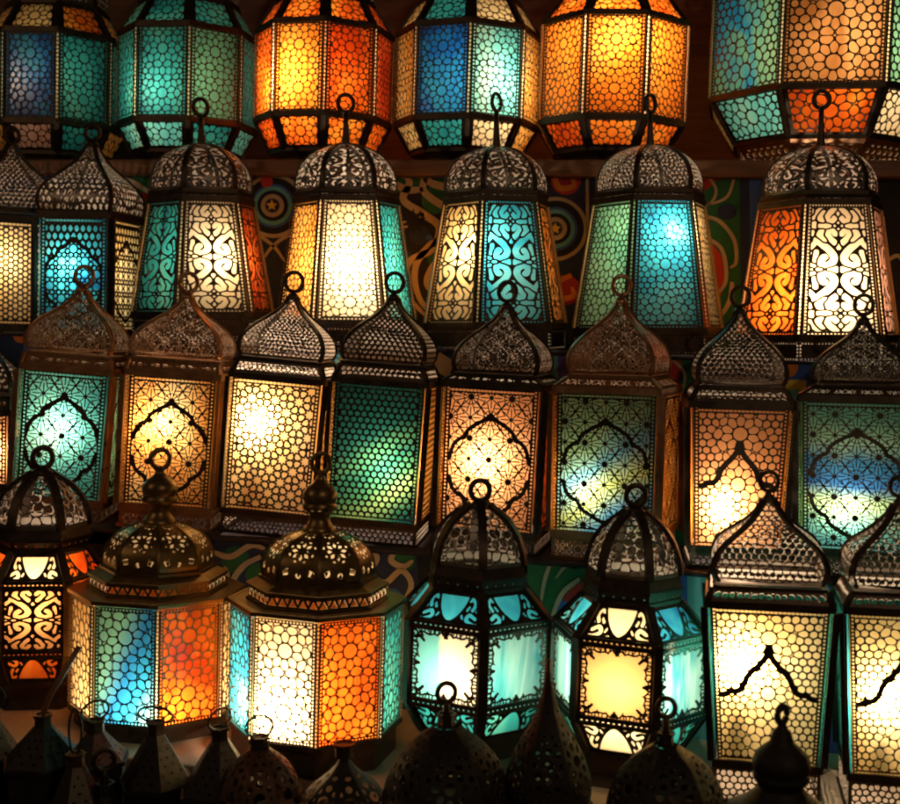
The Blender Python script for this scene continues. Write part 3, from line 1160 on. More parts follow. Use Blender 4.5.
def brass(label, cx, ang, hw, ys, dome_hw, cols, hot, power, dy=0.0, fwd=.3, tilt=0.0):
    """eight-sided brass lantern with eaves, pierced dome and turned finial"""
    yring, yf0, ydt, ydb, yband, yeave, yt, yb, yfoot = ys
    L = Lan('brass_domed_lantern', label, 'brass domed lanterns on the front shelf', 4, cx, (yt + yb) / 2, yfoot, 8, ang, tilt, dy, hw)
    k = L.k
    R, Rd = L.R(hw), L.R(dome_hw)
    zb, zt = L.z(yb, R * .95), L.z(yt, R * .95)
    L.panes(R * 1.0, zb, R, zt, bordered(pebble(8.2 * k, ((0, .25), (0, .75)), .17, 1.32, 3), 4 * k, 3.4 * k), cols, fm=DARKTIN)
    mb = MB()
    mb.poly_ring(8, L.ang, R + .003, zb - 2 * k, 5 * k, 4.5 * k)
    mb.build('frame', DARKTIN, L.e)
    L.corner_strips(R, zb, R, zt, 6.0 * k, DARKTIN)
    mb = MB()
    mb.frustum(8, L.ang, R * .95, 0.0, R * .95, zb - 4.6 * k, True, True)
    mb.build('foot', DARKTIN, L.e)
    ze, zbd, zdb, zdt = L.z(yeave, Rd * 1.1), L.z(yband, Rd * 1.1), L.z(ydb, Rd * .95), L.z(ydt)
    Re = R * 1.035
    Rbd = Rd * 1.22
    mb = MB()
    mb.poly_ring(8, L.ang, Re, zt + 3 * k, 6 * k, 3.5 * k)
    mb.frustum(8, L.ang, Re * .995, zt + 4.9 * k, Rbd * 1.02, ze)
    mb.poly_ring(8, L.ang, Rbd * 1.03, ze + 1.5 * k, 4 * k, 2.6 * k)
    mb.poly_ring(8, L.ang, Rbd * 1.03, zbd - 1.5 * k, 4 * k, 2.6 * k)
    mb.frustum(8, L.ang, Rbd * 1.02, zbd, Rd * 1.02, zdb)
    mb.poly_ring(8, L.ang, Rd * 1.05, zdb + 1 * k, 4 * k, 3 * k)
    mb.build('eaves', BRASS, L.e)
    L.sheet('band_panel', Rbd, ze + 2 * k, Rbd, zbd - 2 * k, triangles, BRASS)
    L.dome('round', Rd, zdb + 2 * k, zdt - zdb - 2 * k, kites, BRASS, 2.2 * k, .2, 2.4 * k, BRASS)
    # turned finial
    z0, z1 = zdt - 2 * k, L.z(yf0)
    H = z1 - z0
    r = 17 * k
    mb = MB()
    mb.lathe([(r * 1.15, z0 - .004), (r * .85, z0 + H * .10), (r * .62, z0 + H * .2), (r * .58, z0 + H * .3), (r * .70, z0 + H * .38), (r * .98, z0 + H * .43), (r * 1.04, z0 + H * .50),
              (r * .90, z0 + H * .54), (r * .94, z0 + H * .58), (r * 1.02, z0 + H * .66), (r * .98, z0 + H * .76), (r * .78, z0 + H * .86), (r * .45, z0 + H * .93), (r * .3, z1), (.001, z1 + .002)], 26)
    mb.build('finial', BRASS, L.e)
    L.ring(z1, L.z(yring), 9 * k, 2.3 * k, BRASS, .2, 4 * k)
    L.lamp(hot[0], hot[1], power, fwd, R)
    return L


def hexball(label, cx, ang, hw, hw_t, hw_b, ys, dome_hw, mid, up, low, midfn, hot, power, dy=0.0, fwd=.25, tilt=0.0):
    """six-sided black lantern: sloping shield panes above and below square panes"""
    yring, ydt, ydb, yb1, yu, yt, yb, yl, yfoot = ys
    L = Lan('hexagonal_lantern', label, 'black six sided lanterns on the front shelf', 4, cx, (yt + yb) / 2, yfoot, 6, ang, tilt, dy, hw * .6)
    k = L.k
    R, Rt, Rb, Rd = L.R(hw), L.R(hw_t), L.R(hw_b), L.R(dome_hw)
    zz_ = {yt: R, yb: R, yu: Rt, yl: Rb, yb1: Rd, ydb: Rd}
    z = lambda y: L.z(y, zz_.get(y, 0) * .9)
    L.panes(R, z(yb), R, z(yt), bordered(midfn(k), 4 * k), mid, off=.0015)
    L.panes(R, z(yt) + 2 * k, Rt, z(yu), bordered(shield(True), 5 * k), up)
    L.panes(Rb, z(yl), R, z(yb) - 2 * k, bordered(shield(False), 5 * k), low)
    mb = MB()
    for zz, Rr, hh in ((z(yt), R, 9), (z(yb), R, 9)):
        mb.poly_ring(6, L.ang, Rr + .004, zz - 3.2 * k, 3 * k, 2.6 * k)
        mb.poly_ring(6, L.ang, Rr + .004, zz + 3.2 * k, 3 * k, 2.6 * k)
    mb.poly_ring(6, L.ang, Rb + .003, z(yl) - 2 * k, 6 * k, 6 * k)
    for i in range(6):
        a = L.ang + PI / 6 + i * PI / 3
        o = Vector((math.sin(a), -math.cos(a), 0))
        mb.beam([o * (Rb + .002) + Vector((0, 0, z(yl))), o * (R + .002) + Vector((0, 0, z(yb) - 2 * k)), o * (R + .002) + Vector((0, 0, z(yt) + 2 * k)), o * (Rt + .002) + Vector((0, 0, z(yu)))], 8.5 * k, .005, lambda p, o=o: o)
    mb.build('frame', IRON, L.e)
    for zz in (z(yt), z(yb)):
        L.sheet('pearl_strip', R + .001, zz - 2 * k, R + .001, zz + 2 * k, dotrow(15, .30), IRON)
    # pierced band and dome
    L.sheet('neck_band', Rt, z(yu) + 2 * k, Rd * 1.06, z(yb1), dotrow(5, .11, .45), IRON)
    L.sheet('neck_band', Rd * 1.06, z(yb1), Rd * 1.0, z(ydb), blank, IRON)
    mb = MB()
    mb.poly_ring(6, L.ang, Rt + .003, z(yu) + 1 * k, 5 * k, 4 * k)
    mb.poly_ring(6, L.ang, Rd * 1.07, z(yb1), 3 * k, 2.4 * k)
    mb.build('neck_rims', IRON, L.e)
    L.dome('bullet', Rd, z(ydb), z(ydt) - z(ydb), pebble(8.0 * k, ((0, .30),), .24, 1.1, 5, .16, 8), TIN, 4 * k, .25, 8 * k)
    L.ring(z(ydt), z(yring), 9.5 * k, 2.8 * k, IRON, .2, 7 * k)
    mb = MB()
    mb.frustum(6, L.ang, Rb * .86, z(yl) * .25, Rb * .95, z(yl) - 5 * k, False, True)
    mb.frustum(6, L.ang, Rb * 1.04, 0, Rb * .86, z(yl) * .25, True)
    mb.build('foot', IRON, L.e)
    L.lamp(hot[0], hot[1], power, fwd, R)
    return L


# ---- row 1: octagonal lanterns
A = 22.5
drum('octagonal lantern with blue panes and pale salmon lower pane, leftmost of top row', 59, A, 69, (4, 31, 121, 152, 166),
     {0: 'teal', 7: 'peacock', 'd': 'teal'}, {0: 'teal', 7: 'salmon', 1: 'amber', 'd': 'amber'}, {0: 'orange', 7: 'yellow', 'd': 'amber'}, (50, 84), .2)
drum('octagonal lantern glowing teal all round, between the blue and the orange one in top row', 190, A, 69, (-2, 25, 119, 150, 165),
     {0: 'green', 7: 'teal', 'd': 'teal'}, {0: 'teal', 7: 'aqua', 'd': 'aqua'}, {'d': 'teal'}, (168, 100), .5, dy=.01)
drum('octagonal lantern glowing bright orange all round, third from left in top row', 325, A, 68, (-5, 21, 113, 149, 164),
     {0: 'orange', 7: 'tangerine', 6: 'orange', 1: 'red', 'd': 'orange'}, {'d': 'orange'}, {'d': 'orange'}, (296, 88), 1.9)
drum('octagonal lantern with one deep blue and one pale aqua pane, amber at its sides', 468, A + 1, 72, (-5, 22, 116, 149, 164),
     {0: 'aqua', 7: 'blue', 6: 'amber', 1: 'amber', 'd': 'amber'}, {0: 'white', 7: 'teal', 6: 'yellow', 1: 'amber', 'd': 'amber'}, {0: 'yellow', 7: 'teal', 'd': 'yellow'}, (492, 92), .95)
drum('octagonal amber lantern with one wide pane facing front, left of the bare brown wall', 612, 2, 71, (-10, 13, 116, 148, 163),
     {0: 'tangerine', 'd': 'tangerine'}, {'d': 'orange'}, {'d': 'orange'}, (618, 55), 1.7)
drum('largest octagonal lantern with orange pane between two green panes, in top right corner', 826, 3, 113, (-70, -32, 84, 135, 163),
     {0: 'brownamber', 1: 'green', 7: 'bluegreen', 2: 'amber', 'd': 'green'}, {0: 'orange', 7: 'aqua', 1: 'white', 'd': 'yellow'}, {'d': 'amber'}, (842, 72), 1.2, 8.2, ((0, .2), (0, .65)))

# ---- row 2: two square ones at the left, then the tapered ones
GR2 = 'square domed lanterns at the left of the second shelf'
fanous('square lantern with pale yellow honeycomb pane at left edge of second shelf', 2, 12, 8, 38, 38, (137, 146, 209, 212, 222, 325, 338), 40,
       {'d': 'yellow'}, lambda k: hankin('6', 5.2 * k, 62, 1.5 * k), (0, 262), .55, lambda k: pebble(5.2 * k, (), .24, 1.2, 2, .16), TIN, prof='onion', group=GR2, ring=7)
fanous('square lantern with arched teal diamond lattice pane and amber side pane', 2, 92, -26, 50, 50, (135, 146, 214, 215, 219, 330, 341), 50,
       {0: 'cyan', 1: 'yellow', 'd': 'cyan'}, lambda k: two_zone(hankin('488', 5.0 * k, 60, 1.6 * k), holes(6.4 * k, 2.35 * k, 1.35, 1.5), .80, .52, 1.6 * k), (78, 268), .75,
       lambda k: two_zone(holes(6.2 * k, 2.3 * k, 1.3, 1.5), pebble(5.0 * k, (), .24, 1.2, 2, .16), .55, .28, 1.4 * k), TIN, prof='onion', group=GR2, ring=7, skirtfn=lambda k: blank)
SCR = lambda k: scroll()
SCD = lambda k: scroll(1, .01, SCROLL, 2.3, .09)
PEB = lambda k: pebble(6.0 * k, ((0, .16), (0, .5), (0, .84)), .17, 1.25)
tapered('tapered lantern with teal, cream and orange scrollwork panes', 204, 10, 69, 51, (110, 147, 192, 200, 314, 338), 49,
        {0: 'white', 5: 'teal', 1: 'red', 'd': 'amber'}, SCR, (218, 262), .6, SCD, TIN, .5)
tapered('tapered lantern with blinding white front pane between amber and dark teal panes', 347, 3, 69, 52, (106, 147, 192, 199, 322, 345), 50,
        {0: 'white', 5: 'amber', 1: 'teal', 'd': 'amber'}, PEB, (350, 268), 1.9, SCD, TIN, .25, fwd=.25)
tapered('tapered lantern with yellow and turquoise scrollwork panes side by side', 496, 16, 70, 51, (105, 150, 193, 200, 325, 347), 50,
        {0: 'cyan', 5: 'yellow', 1: 'amber', 'd': 'amber'}, SCR, (478, 255), .8, SCD, TIN, 1.0)
tapered('tapered lantern with silvery dome and light green and bright blue rosette panes', 648, 16, 73, 54, (106, 148, 192, 199, 330, 352), 52,
        {0: 'cyan', 5: 'green', 1: 'yellow', 'd': 'yellow'}, PEB, (666, 240), .8, lambda k: pebble(5.0 * k, (), .26, 1.2, 3, .22), TIN, .9)
tapered('tapered lantern with orange and cream scrollwork panes, rightmost on second shelf', 817, 18, 76, 58, (102, 149, 194, 203, 337, 360), 54,
        {0: 'white', 5: 'orange', 1: 'salmon', 'd': 'amber'}, SCR, (815, 296), 1.7, SCD, TIN, .3)

# ---- row 3: square domed lanterns
DAISY = lambda k: arch_line(daisy(28 * k, .95 * k, 2.7 * k), .80, .60, 1.9 * k, .5, .30)
DAISYD = lambda k: daisy(21 * k, .85 * k, 1.9 * k)
DAISYS = lambda k: daisy(17 * k, 1.1 * k, 2.0 * k)
FINE = lambda k: pebble(4.6 * k, (), .26, 1.2, 2, .22)
OGEE = [(0, .735), (.03, .69), (.08, .645), (.14, .605), (.19, .565), (.222, .515), (.26, .475), (.31, .462), (.355, .462), (.385, .445), (.43, .438), (.5, .435), (.58, .432)]
GOTH = lambda k: arch_line(pebble(7.8 * k, ((0, .14), (0, .46), (0, .82)), .16, 1.25, 4), .735, .46, 2.7 * k, pts=OGEE)
fanous('square lantern with pale pebble pane almost wholly cut off by left edge', 3, -8, -15, 31, 31, (330, 342, 392, 398, 415, 485, 505), 30,
       {'d': 'peach'}, lambda k: pebble(9 * k, (), .16), (-4, 450), .5, lambda k: pebble(7 * k, (), .4), DARKTIN, fm=IRON)
fanous('square copper domed lantern with aqua daisy pane under a cusped arch', 3, 74, -14, 52, 51, (276, 290, 352, 357, 373, 500, 520), 49,
       {0: 'aqua', 1: 'green', 'd': 'aqua'}, DAISY, (66, 425), .55, DAISYD, COPPER, COPPER, DAISYS, tilt=3.4)
fanous('square copper domed lantern with fiery orange daisy pane and dark streak', 3, 180, -12, 53, 52, (283, 297, 357, 362, 378, 507, 528), 50,
       {0: 'fire', 1: 'green', 'd': 'amber'}, DAISY, (158, 425), 1.0, DAISYD, COPPER, COPPER, DAISYS, tilt=2.5)
fanous('square silver domed lantern with woven white to gold pane', 3, 281, -11, 53, 51, (282, 297, 358, 362, 381, 513, 535), 47,
       {0: 'yellow', 1: 'amber', 'd': 'yellow'}, lambda k: hankin('488', 6.6 * k, 72, 1.5 * k, rot=PI / 4), (258, 420), 2.2, FINE, TIN, IRON, FINE, tilt=3.6, frame_w=4.5, fwd=.35)
fanous('square dark domed lantern with plain dark green honeycomb pane', 3, 384, -10, 53, 52, (283, 298, 362, 366, 385, 522, 550), 46,
       {0: 'dkgreen', 1: 'amber', 'd': 'amber'}, lambda k: holes(6.6 * k, 2.45 * k), (390, 462), 1.45, lambda k: holes(5.6 * k, 1.9 * k), DARKTIN, IRON, lambda k: holes(5.4 * k, 1.9 * k), tilt=2.3, frame_w=4.5)
fanous('square dark domed lantern with peach daisy pane and scarlet side pane', 3, 499, -12, 58, 57, (292, 307, 373, 377, 389, 531, 556), 48,
       {0: 'peach', 1: 'red', 'd': 'amber'}, DAISY, (486, 458), .95, DAISYD, DARKTIN, IRON, DAISYS, tilt=0.9)
fanous('square lantern with copper body and green pane streaked with blue', 3, 616, -13, 62, 61, (286, 302, 374, 378, 394, 535, 558), 49,
       {0: 'mossblue', 1: 'amber', 'd': 'amber'}, DAISY, (590, 485), .7, DAISYD, COPPER, COPPER, DAISYS, tilt=-0.8)
fanous('square black framed lantern with white and peach pebble pane on third shelf', 3, 732, 6, 53, 47, (297, 312, 384, 388, 408, 548, 568), 45,
       {0: 'peach', 'd': 'teal', 3: 'orange', 1: 'amber'}, GOTH, (722, 500), 1.3, lambda k: pebble(5.8 * k, (), .22, 1.2, 6, .16), DARKTIN, IRON, lambda k: pebble(6 * k, (), .24, 1.2, 6, .16), tilt=-0.4, fwd=.35)
fanous('square lantern with pale green daisy pane crossed by a blue band', 3, 857, -3, 57, 54, (305, 322, 383, 388, 402, 552, 582), 45,
       {0: 'mixed', 'd': 'green'}, DAISY, (848, 505), .8, DAISYD, DARKTIN, IRON, DAISYS, tilt=-1.5)

# ---- row 4
hexball('black six sided lantern with orange scrollwork pane at left edge of front shelf', 43, -8, 62, 43, 50, (456, 470, 529, 540, 551, 585, 654, 683, 706), 45,
        {0: 'brownamber', 'd': 'orange'}, {0: 'white', 'd': 'orange'}, {'d': 'orange'}, lambda k: scroll(1, .0, [(p, r * .9) for p, r in SCROLL], 1.75, .09), (40, 590), .6, dy=.06)
brass('brass domed lantern with streaked blue green pane beside a fiery orange pane', 158, A, 83, (457, 471, 519, 575, 582, 598, 608, 727, 736), 54,
      {0: 'orange', 7: 'bluedye', 6: 'yellow', 1: 'yellow', 2: 'cyan', 'd': 'amber'}, (160, 695), 1.6, dy=.01)
brass('brass domed lantern with blinding white pane beside an amber orange pane', 316, A + 1, 86, (461, 477, 527, 586, 593, 611, 620, 746, 755), 56,
      {0: 'orange', 7: 'white', 6: 'cyan', 1: 'teal', 'd': 'amber'}, (282, 690), 2.8, dy=-.05)
MED = lambda k: medallion()
hexball('black six sided lantern with turquoise panes, one of them half cream', 474, 36, 72, 47, 54, (488, 502, 566, 578, 590, 628, 708, 738, 775), 45,
        {5: 'half', 0: 'marble', 'd': 'marble'}, {'d': 'cyan'}, {'d': 'teal'}, MED, (462, 664), .62)
hexball('black six sided lantern with golden front pane under a white shield pane', 627, -10, 76, 48, 55, (493, 508, 577, 590, 603, 644, 724, 756, 790), 46,
        {0: 'gold', 'd': 'marble'}, {0: 'white', 'd': 'cyan'}, {0: 'white', 'd': 'teal'}, MED, (622, 668), .9)
GR4 = 'square onion domed lanterns on the front shelf'
fanous('square onion domed lantern with bright white and amber arch pane, second from right in front', 4, 764, 3, 61, 52, (479, 497, 582, 588, 608, 764, 794), 54,
       {0: 'yellow', 'd': 'teal'}, GOTH, (738, 650), 2.4, lambda k: pebble(7.6 * k, ((0, .36),), .15, 1.25, 6, .10), DARKTIN, IRON, lambda k: pebble(7 * k, (), .20, 1.2, 6, .16), prof='onion', group=GR4, tilt=-1.8, fwd=.4, ribw=5.5, name='square_lantern')
fanous('square onion domed lantern with gold arch pane, cut off by right edge', 4, 892, 9, 62, 54, (484, 502, 588, 594, 614, 778, 808), 54,
       {0: 'yellow', 'd': 'teal', 3: 'teal'}, GOTH, (880, 680), 1.5, lambda k: pebble(7.6 * k, ((0, .36),), .15, 1.25, 6, .10), DARKTIN, IRON, lambda k: pebble(7 * k, (), .20, 1.2, 6, .16), prof='onion', group=GR4, tilt=-1.8, fwd=.4, ribw=5.5)

# ------------------------------------------------------------------ row 5: small unlit lanterns in the dark foreground
PAINT = {}


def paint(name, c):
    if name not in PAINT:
        PAINT[name] = metal(name + '_painted_tin', tuple(t * .18 for t in c), tuple(t * .42 for t in c), .5, .15)  # paint scaled down, foreground shade is put into the facet colour
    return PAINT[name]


def tin(label, cx, yneck, ycone, hw, N, ang, cols, handle='loop', dy=0.0, yb=880, neck=9, loop_h=34, turn=.2, prof=None, hr=9):
    """small pin-holed tin lantern: cone roof with painted facets over a dark body"""
    L = Lan('small_tin_lantern', label, 'small unlit lanterns in front', 5, cx, ycone, yb, N, ang, -1.8, dy)
    k = L.k
    R, Rn = L.R(hw), neck * k
    zc, zn = L.z(ycone), L.z(yneck)
    pin = bordered(holes(9 * k, 1.3 * k), 2 * k)
    if prof:
        me = dome_sheet('roof_panel', pebble(9 * k, ((0, .35),), .95, 1.2, 4, .12, 8), N, prof, R, zc, zn - zc, 3 * k, k * .8, .4)
        for i, a in L.faces():
            o = link('roof_panel', me.copy() if i else me, L.e, a, None)
            o.data.materials.append(cols.get(i, cols['d']))
    else:
        for i, a in L.faces():
            me = flat_panel('roof_panel', pin, N, R, zc, Rn, zn, 0, k * .8)
            link('roof_panel', me, L.e, a, cols.get(i, cols['d']))
    mb = MB()
    mb.poly_ring(N, L.ang, R * 1.06, zc - 1 * k, 6 * k, 4 * k)
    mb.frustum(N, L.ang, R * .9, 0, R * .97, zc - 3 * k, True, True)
    mb.build('body', SHADED_TIN, L.e)
    mb = MB()
    mb.frustum(N, L.ang, Rn * 1.02, zn - .002, Rn * .95, zn + 11 * k, False, True)
    mb.poly_ring(N, L.ang, Rn * 1.15, zn + 11 * k, 3 * k, 2.5 * k)
    mb.build('neck', IRON, L.e)
    zt = zn + 11 * k
    if handle == 'loop':
        mb = MB()
        H, Wd = loop_h * k, hr * k
        pts = []
        for q in range(21):
            a = -PI / 2 + 2 * PI * q / 20 * .93 + .1
            x = Wd * math.cos(a)
            pts.append((x * math.cos(turn), x * math.sin(turn), zt + H / 2 + H / 2 * math.sin(a)))
        mb.tube(pts, 1.3 * k, 7)
        mb.build('handle', IRON, L.e)
    elif handle == 'ring':
        L.ring(zt - 2 * k, zt + loop_h * k, hr * k, 2.6 * k, IRON, turn, 3.5 * k)
    elif handle == 'strap':
        mb = MB()
        pts = [(0, 0, zt), (8 * k, -.01, zt + 22 * k), (20 * k, -.012, zt + 42 * k), (36 * k, 0, zt + 66 * k)]
        mb.beam(spline(pts, 5), 5.5 * k, 1.5 * k, lambda p: Vector((-.5, -1, .2)))
        mb.build('handle', COPPER, L.e)
    return L


IR = {'d': SHADED_TIN}
tin('small dark tin lantern with teal roof facet and strap handle, below the orange scrollwork lantern', 46, 722, 756, 36, 6, -28, {1: paint('teal', (.03, .16, .19)), 'd': SHADED_TIN}, 'strap')
tin('small tin lantern with beige pin holed roof facet at lower left corner', -6, 718, 752, 28, 6, 20, {0: paint('beige', (.34, .25, .13)), 'd': SHADED_TIN}, 'loop', .03, loop_h=24, hr=14, turn=.3)
tin('small tin lantern with red roof facet and a wire loop', 98, 728, 755, 30, 6, -38, {1: paint('red', (.34, .06, .03)), 'd': SHADED_TIN}, 'loop', .02, loop_h=20, hr=15, turn=.5)
tin('small dark tin lantern with a tall narrow wire loop, left of the round ring', 79, 762, 800, 26, 6, 10, {'d': SHADED_TIN, 0: paint('cream', (.38, .30, .18))}, 'loop', -.08, loop_h=46, hr=6)
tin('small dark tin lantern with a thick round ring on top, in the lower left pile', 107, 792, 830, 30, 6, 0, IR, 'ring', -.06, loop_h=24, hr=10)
tin('small tin lantern with one beige roof facet and a wide wire loop', 158, 730, 778, 34, 6, -22, {1: paint('beige', (.34, .25, .13)), 2: paint('pale_blue', (.20, .30, .32)), 'd': SHADED_TIN}, 'loop', .0, loop_h=16, hr=19, turn=-.5)
tin('small tin lantern with cream roof facet and wide wire loop between the brass lanterns', 222, 736, 786, 36, 6, -30, {1: paint('cream', (.38, .30, .18)), 'd': SHADED_TIN}, 'loop', .0, loop_h=20, hr=17, turn=.9)
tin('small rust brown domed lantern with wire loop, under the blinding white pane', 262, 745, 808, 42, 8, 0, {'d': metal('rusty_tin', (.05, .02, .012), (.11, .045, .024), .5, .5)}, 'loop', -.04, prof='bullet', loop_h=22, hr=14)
tin('small copper domed lantern below the amber orange pane', 346, 752, 812, 42, 8, 10, {'d': SHADED_TIN}, 'none', 0, prof='ogee', neck=10).lamp(346, 812, .10, .2, .05, (1, .5, .18))
tin('dark domed lantern with big ring on a tall stem, in front of the turquoise lantern', 448, 722, 800, 64, 6, 5, {'d': SHADED_TIN}, 'ring', -.02, prof='bullet', neck=9, loop_h=22, hr=9)
tin('dark spired onion lantern between the turquoise and the golden pane lanterns', 549, 668, 800, 42, 6, 2, {'d': SHADED_TIN, 1: BRASS}, 'none', .0, prof='spire', neck=3)
tin('round rimmed dark lantern with ring, in front of the golden pane lantern', 667, 742, 806, 58, 6, 12, {'d': SHADED_TIN, 1: BRASS}, 'ring', -.02, prof='bullet', neck=8, loop_h=26, hr=9)

# big turned finial of a dark lantern, bottom right
L = Lan('finial_topped_lantern', 'dark lantern with big turned knob finial, in front of the onion domed pair', 'small unlit lanterns in front', 5, 783, 780, 880, 8, 10, -1.8, -.05)
k = L.k
mb = MB()
z0 = L.z(812)
r = 28 * k
prf = [(2.0, 0), (1.5, .10), (1.05, .22), (.8, .30), (.78, .36), (.95, .40), (1.0, .46), (.93, .49), (1.0, .53), (1.02, .62), (.9, .72), (.65, .80), (.42, .86), (.36, .95), (.3, 1.0), (.001, 1.02)]
mb.lathe([(a * r, z0 + b * (L.z(728) - z0)) for a, b in prf], 30)
mb.build('finial', SHADED_TIN, L.e)
L.ring(L.z(730), L.z(712), 8 * k, 3.4 * k, SHADED_TIN, 1.0, 6 * k)
L.dome('round', 64 * k, L.z(880), L.z(810) - L.z(880), kites, SHADED_TIN, 3 * k, .3, 3 * k, SHADED_TIN)

# ------------------------------------------------------------------ shelves, cloths, wall
def wood(name, c1, c2, rough=.55):
    m, nt, N, out = nodes(name)
    Lk = nt.links.new
    tc = N('TexCoord')
    mp = N('Mapping')
    mp.inputs['Scale'].default_value = (1.0, 9, 9)
    n = N('TexNoise', i_Scale=5.0, i_Detail=7.0, i_Roughness=.65, i_Distortion=.6)
    cr = N('ValToRGB')
    cr.color_ramp.elements[0].position, cr.color_ramp.elements[1].position = .35, .68
    cr.color_ramp.elements[0].color, cr.color_ramp.elements[1].color = c4(c1), c4(c2)
    p = N('BsdfPrincipled', i_Roughness=rough)
    b = N('Bump', i_Strength=.3, i_Distance=.003)
    Lk(tc.outputs['Object'], mp.inputs['Vector'])
    Lk(mp.outputs[0], n.inputs['Vector'])
    Lk(n.outputs[0], cr.inputs[0])
    Lk(cr.outputs[0], p.inputs['Base Color'])
    Lk(n.outputs[0], b.inputs['Height'])
    Lk(b.outputs[0], p.inputs['Normal'])
    Lk(p.outputs[0], out.inputs[0])
    return m


def cloth(name, c):
    m, nt, N, out = nodes(name)
    Lk = nt.links.new
    tc = N('TexCoord')
    n = N('TexNoise', i_Scale=14.0, i_Detail=6.0, i_Roughness=.7)
    w = N('TexNoise', i_Scale=420.0, i_Detail=2.0)
    mx = N('Mix', data_type='RGBA')
    mx.inputs[6].default_value = c4(tuple(t * .72 for t in c))
    mx.inputs[7].default_value = c4(tuple(min(1, t * 1.2) for t in c))
    p = N('BsdfPrincipled', i_Roughness=.9)
    b = N('Bump', i_Strength=.4, i_Distance=.001)
    for q in (n, w):
        Lk(tc.outputs['Object'], q.inputs['Vector'])
    Lk(n.outputs[0], mx.inputs[0])
    Lk(mx.outputs[2], p.inputs['Base Color'])
    Lk(w.outputs[0], b.inputs['Height'])
    Lk(b.outputs[0], p.inputs['Normal'])
    Lk(p.outputs[0], out.inputs[0])
    return m


CL = [cloth('navy_cloth', (.018, .028, .085)), cloth('cream_cloth', (.42, .32, .21)), cloth('green_cloth', (.02, .12, .045)), cloth('red_cloth', (.42, .03, .025)),
      cloth('blue_cloth', (.04, .10, .38)), cloth('purple_cloth', (.11, .075, .30)), cloth('orange_cloth', (.70, .19, .03)), cloth('yellow_cloth', (.70, .45, .06)),
      cloth('aqua_cloth', (.12, .36, .42)), cloth('black_cloth', (.010, .010, .014))]
NAVY, CREAM, GREEN, RED, BLUE, PURPLE, ORANGE, YELLOW, AQUA, BLACK = range(10)


class Cloth:
    """an applique hanging: patches and ribbons of cloth sewn on a ground, built on the plane y = Y"""

    def __init__(s, Y, ztop):
        s.Y, s.mb, s.ztop = Y, MB(), ztop

    def P(s, px, py, lift):
        p, _ = at(px, py, s.Y)
        return Vector((p.x, s.Y - lift, min(p.z, s.ztop)))

    def rect(s, x0, y0, x1, y1, m, lift=.002):
        s.poly([(x0, y0), (x1, y0), (x1, y1), (x0, y1)], m, lift)

    def poly(s, pts, m, lift=.002):
        s.mb.mat = m
        i = s.mb.add([s.P(x, y, lift) for x, y in pts])
        s.mb.face(tuple(range(i, i + len(pts)))[::-1])

    def disc(s, x, y, r, m, lift, n=40, star=0, rx=1.0):
        s.poly([(x + rx * r * (1 if not star or q % 2 == 0 else .45) * math.sin(2 * PI * q / n), y - r * (1 if not star or q % 2 == 0 else .45) * math.cos(2 * PI * q / n)) for q in range(n)], m, lift)

    def target(s, x, y, r, cols, lift=.004):
        for i, (f, m) in enumerate(cols):
            s.disc(x, y, r * f, m, lift + i * .0012)

    def ribbon(s, pts, w, m, lift=.004, taper=True):
        sp = spline(pts, 7)
        n = len(sp)
        a, b = [], []
        for i, p in enumerate(sp):
            t = sp[min(i + 1, n - 1)] - sp[max(i - 1, 0)]
            t = t / (np.hypot(*t) + 1e-9)
            ww = w * (.35 + .65 * math.sin(PI * min(1, .12 + .88 * i / (n - 1))) ** .5) if taper else w
            a.append((p[0] - t[1] * ww / 2, p[1] + t[0] * ww / 2))
            b.append((p[0] + t[1] * ww / 2, p[1] - t[0] * ww / 2))
        s.mb.mat = m
        i0 = s.mb.add([s.P(x, y, lift) for x, y in a])
        i1 = s.mb.add([s.P(x, y, lift) for x, y in b])
        for i in range(n - 1):
            s.mb.face((i0 + i, i1 + i, i1 + i + 1, i0 + i + 1))

    def build(s, label):
        o = s.mb.build('applique_cloth', CL)
        md = o.modifiers.new('thickness', 'SOLIDIFY')
        md.thickness = .0009
        md.offset = -1
        return tag(o, label, 'cloth', 'appliqué cloths on the shelf risers')


def shelf_z(px, py, Y):
    return at(px, py, Y)[0].z


XL, XR = -1.7, 1.6
# heights from where the lanterns of each row stand
Z = {r: SHELF.get(r, Z5) - .001 for r in (1, 2, 3, 4, 5)}
# risers stand between the rows; each shelf runs back to the next riser
RISE = {1: .455, 2: .135, 3: -.118, 4: -.47}
WOOD = wood('brown_shelf_wood', (.12, .045, .02), (.25, .11, .05))
WOODW = wood('brown_wall_wood', (.105, .034, .013), (.20, .076, .03))
DKCLOTH = cloth('dark_shelf_cloth', (.03, .022, .03))
TABLE = cloth('pale_table_cloth', (.52, .36, .25))


def step_board(r, y0, y1, th, mat, label, name='wooden_shelf'):
    mb = MB()
    mb.box(((XL + XR) / 2, (y0 + y1) / 2, Z[r] - th / 2), XR - XL, y1 - y0, th)
    o = mb.build(name, mat)
    bv = o.modifiers.new('bevel', 'BEVEL')
    bv.width = min(.004, th * .3)
    bv.segments = 2
    tag(o, label, 'shelf', 'stepped display shelves')


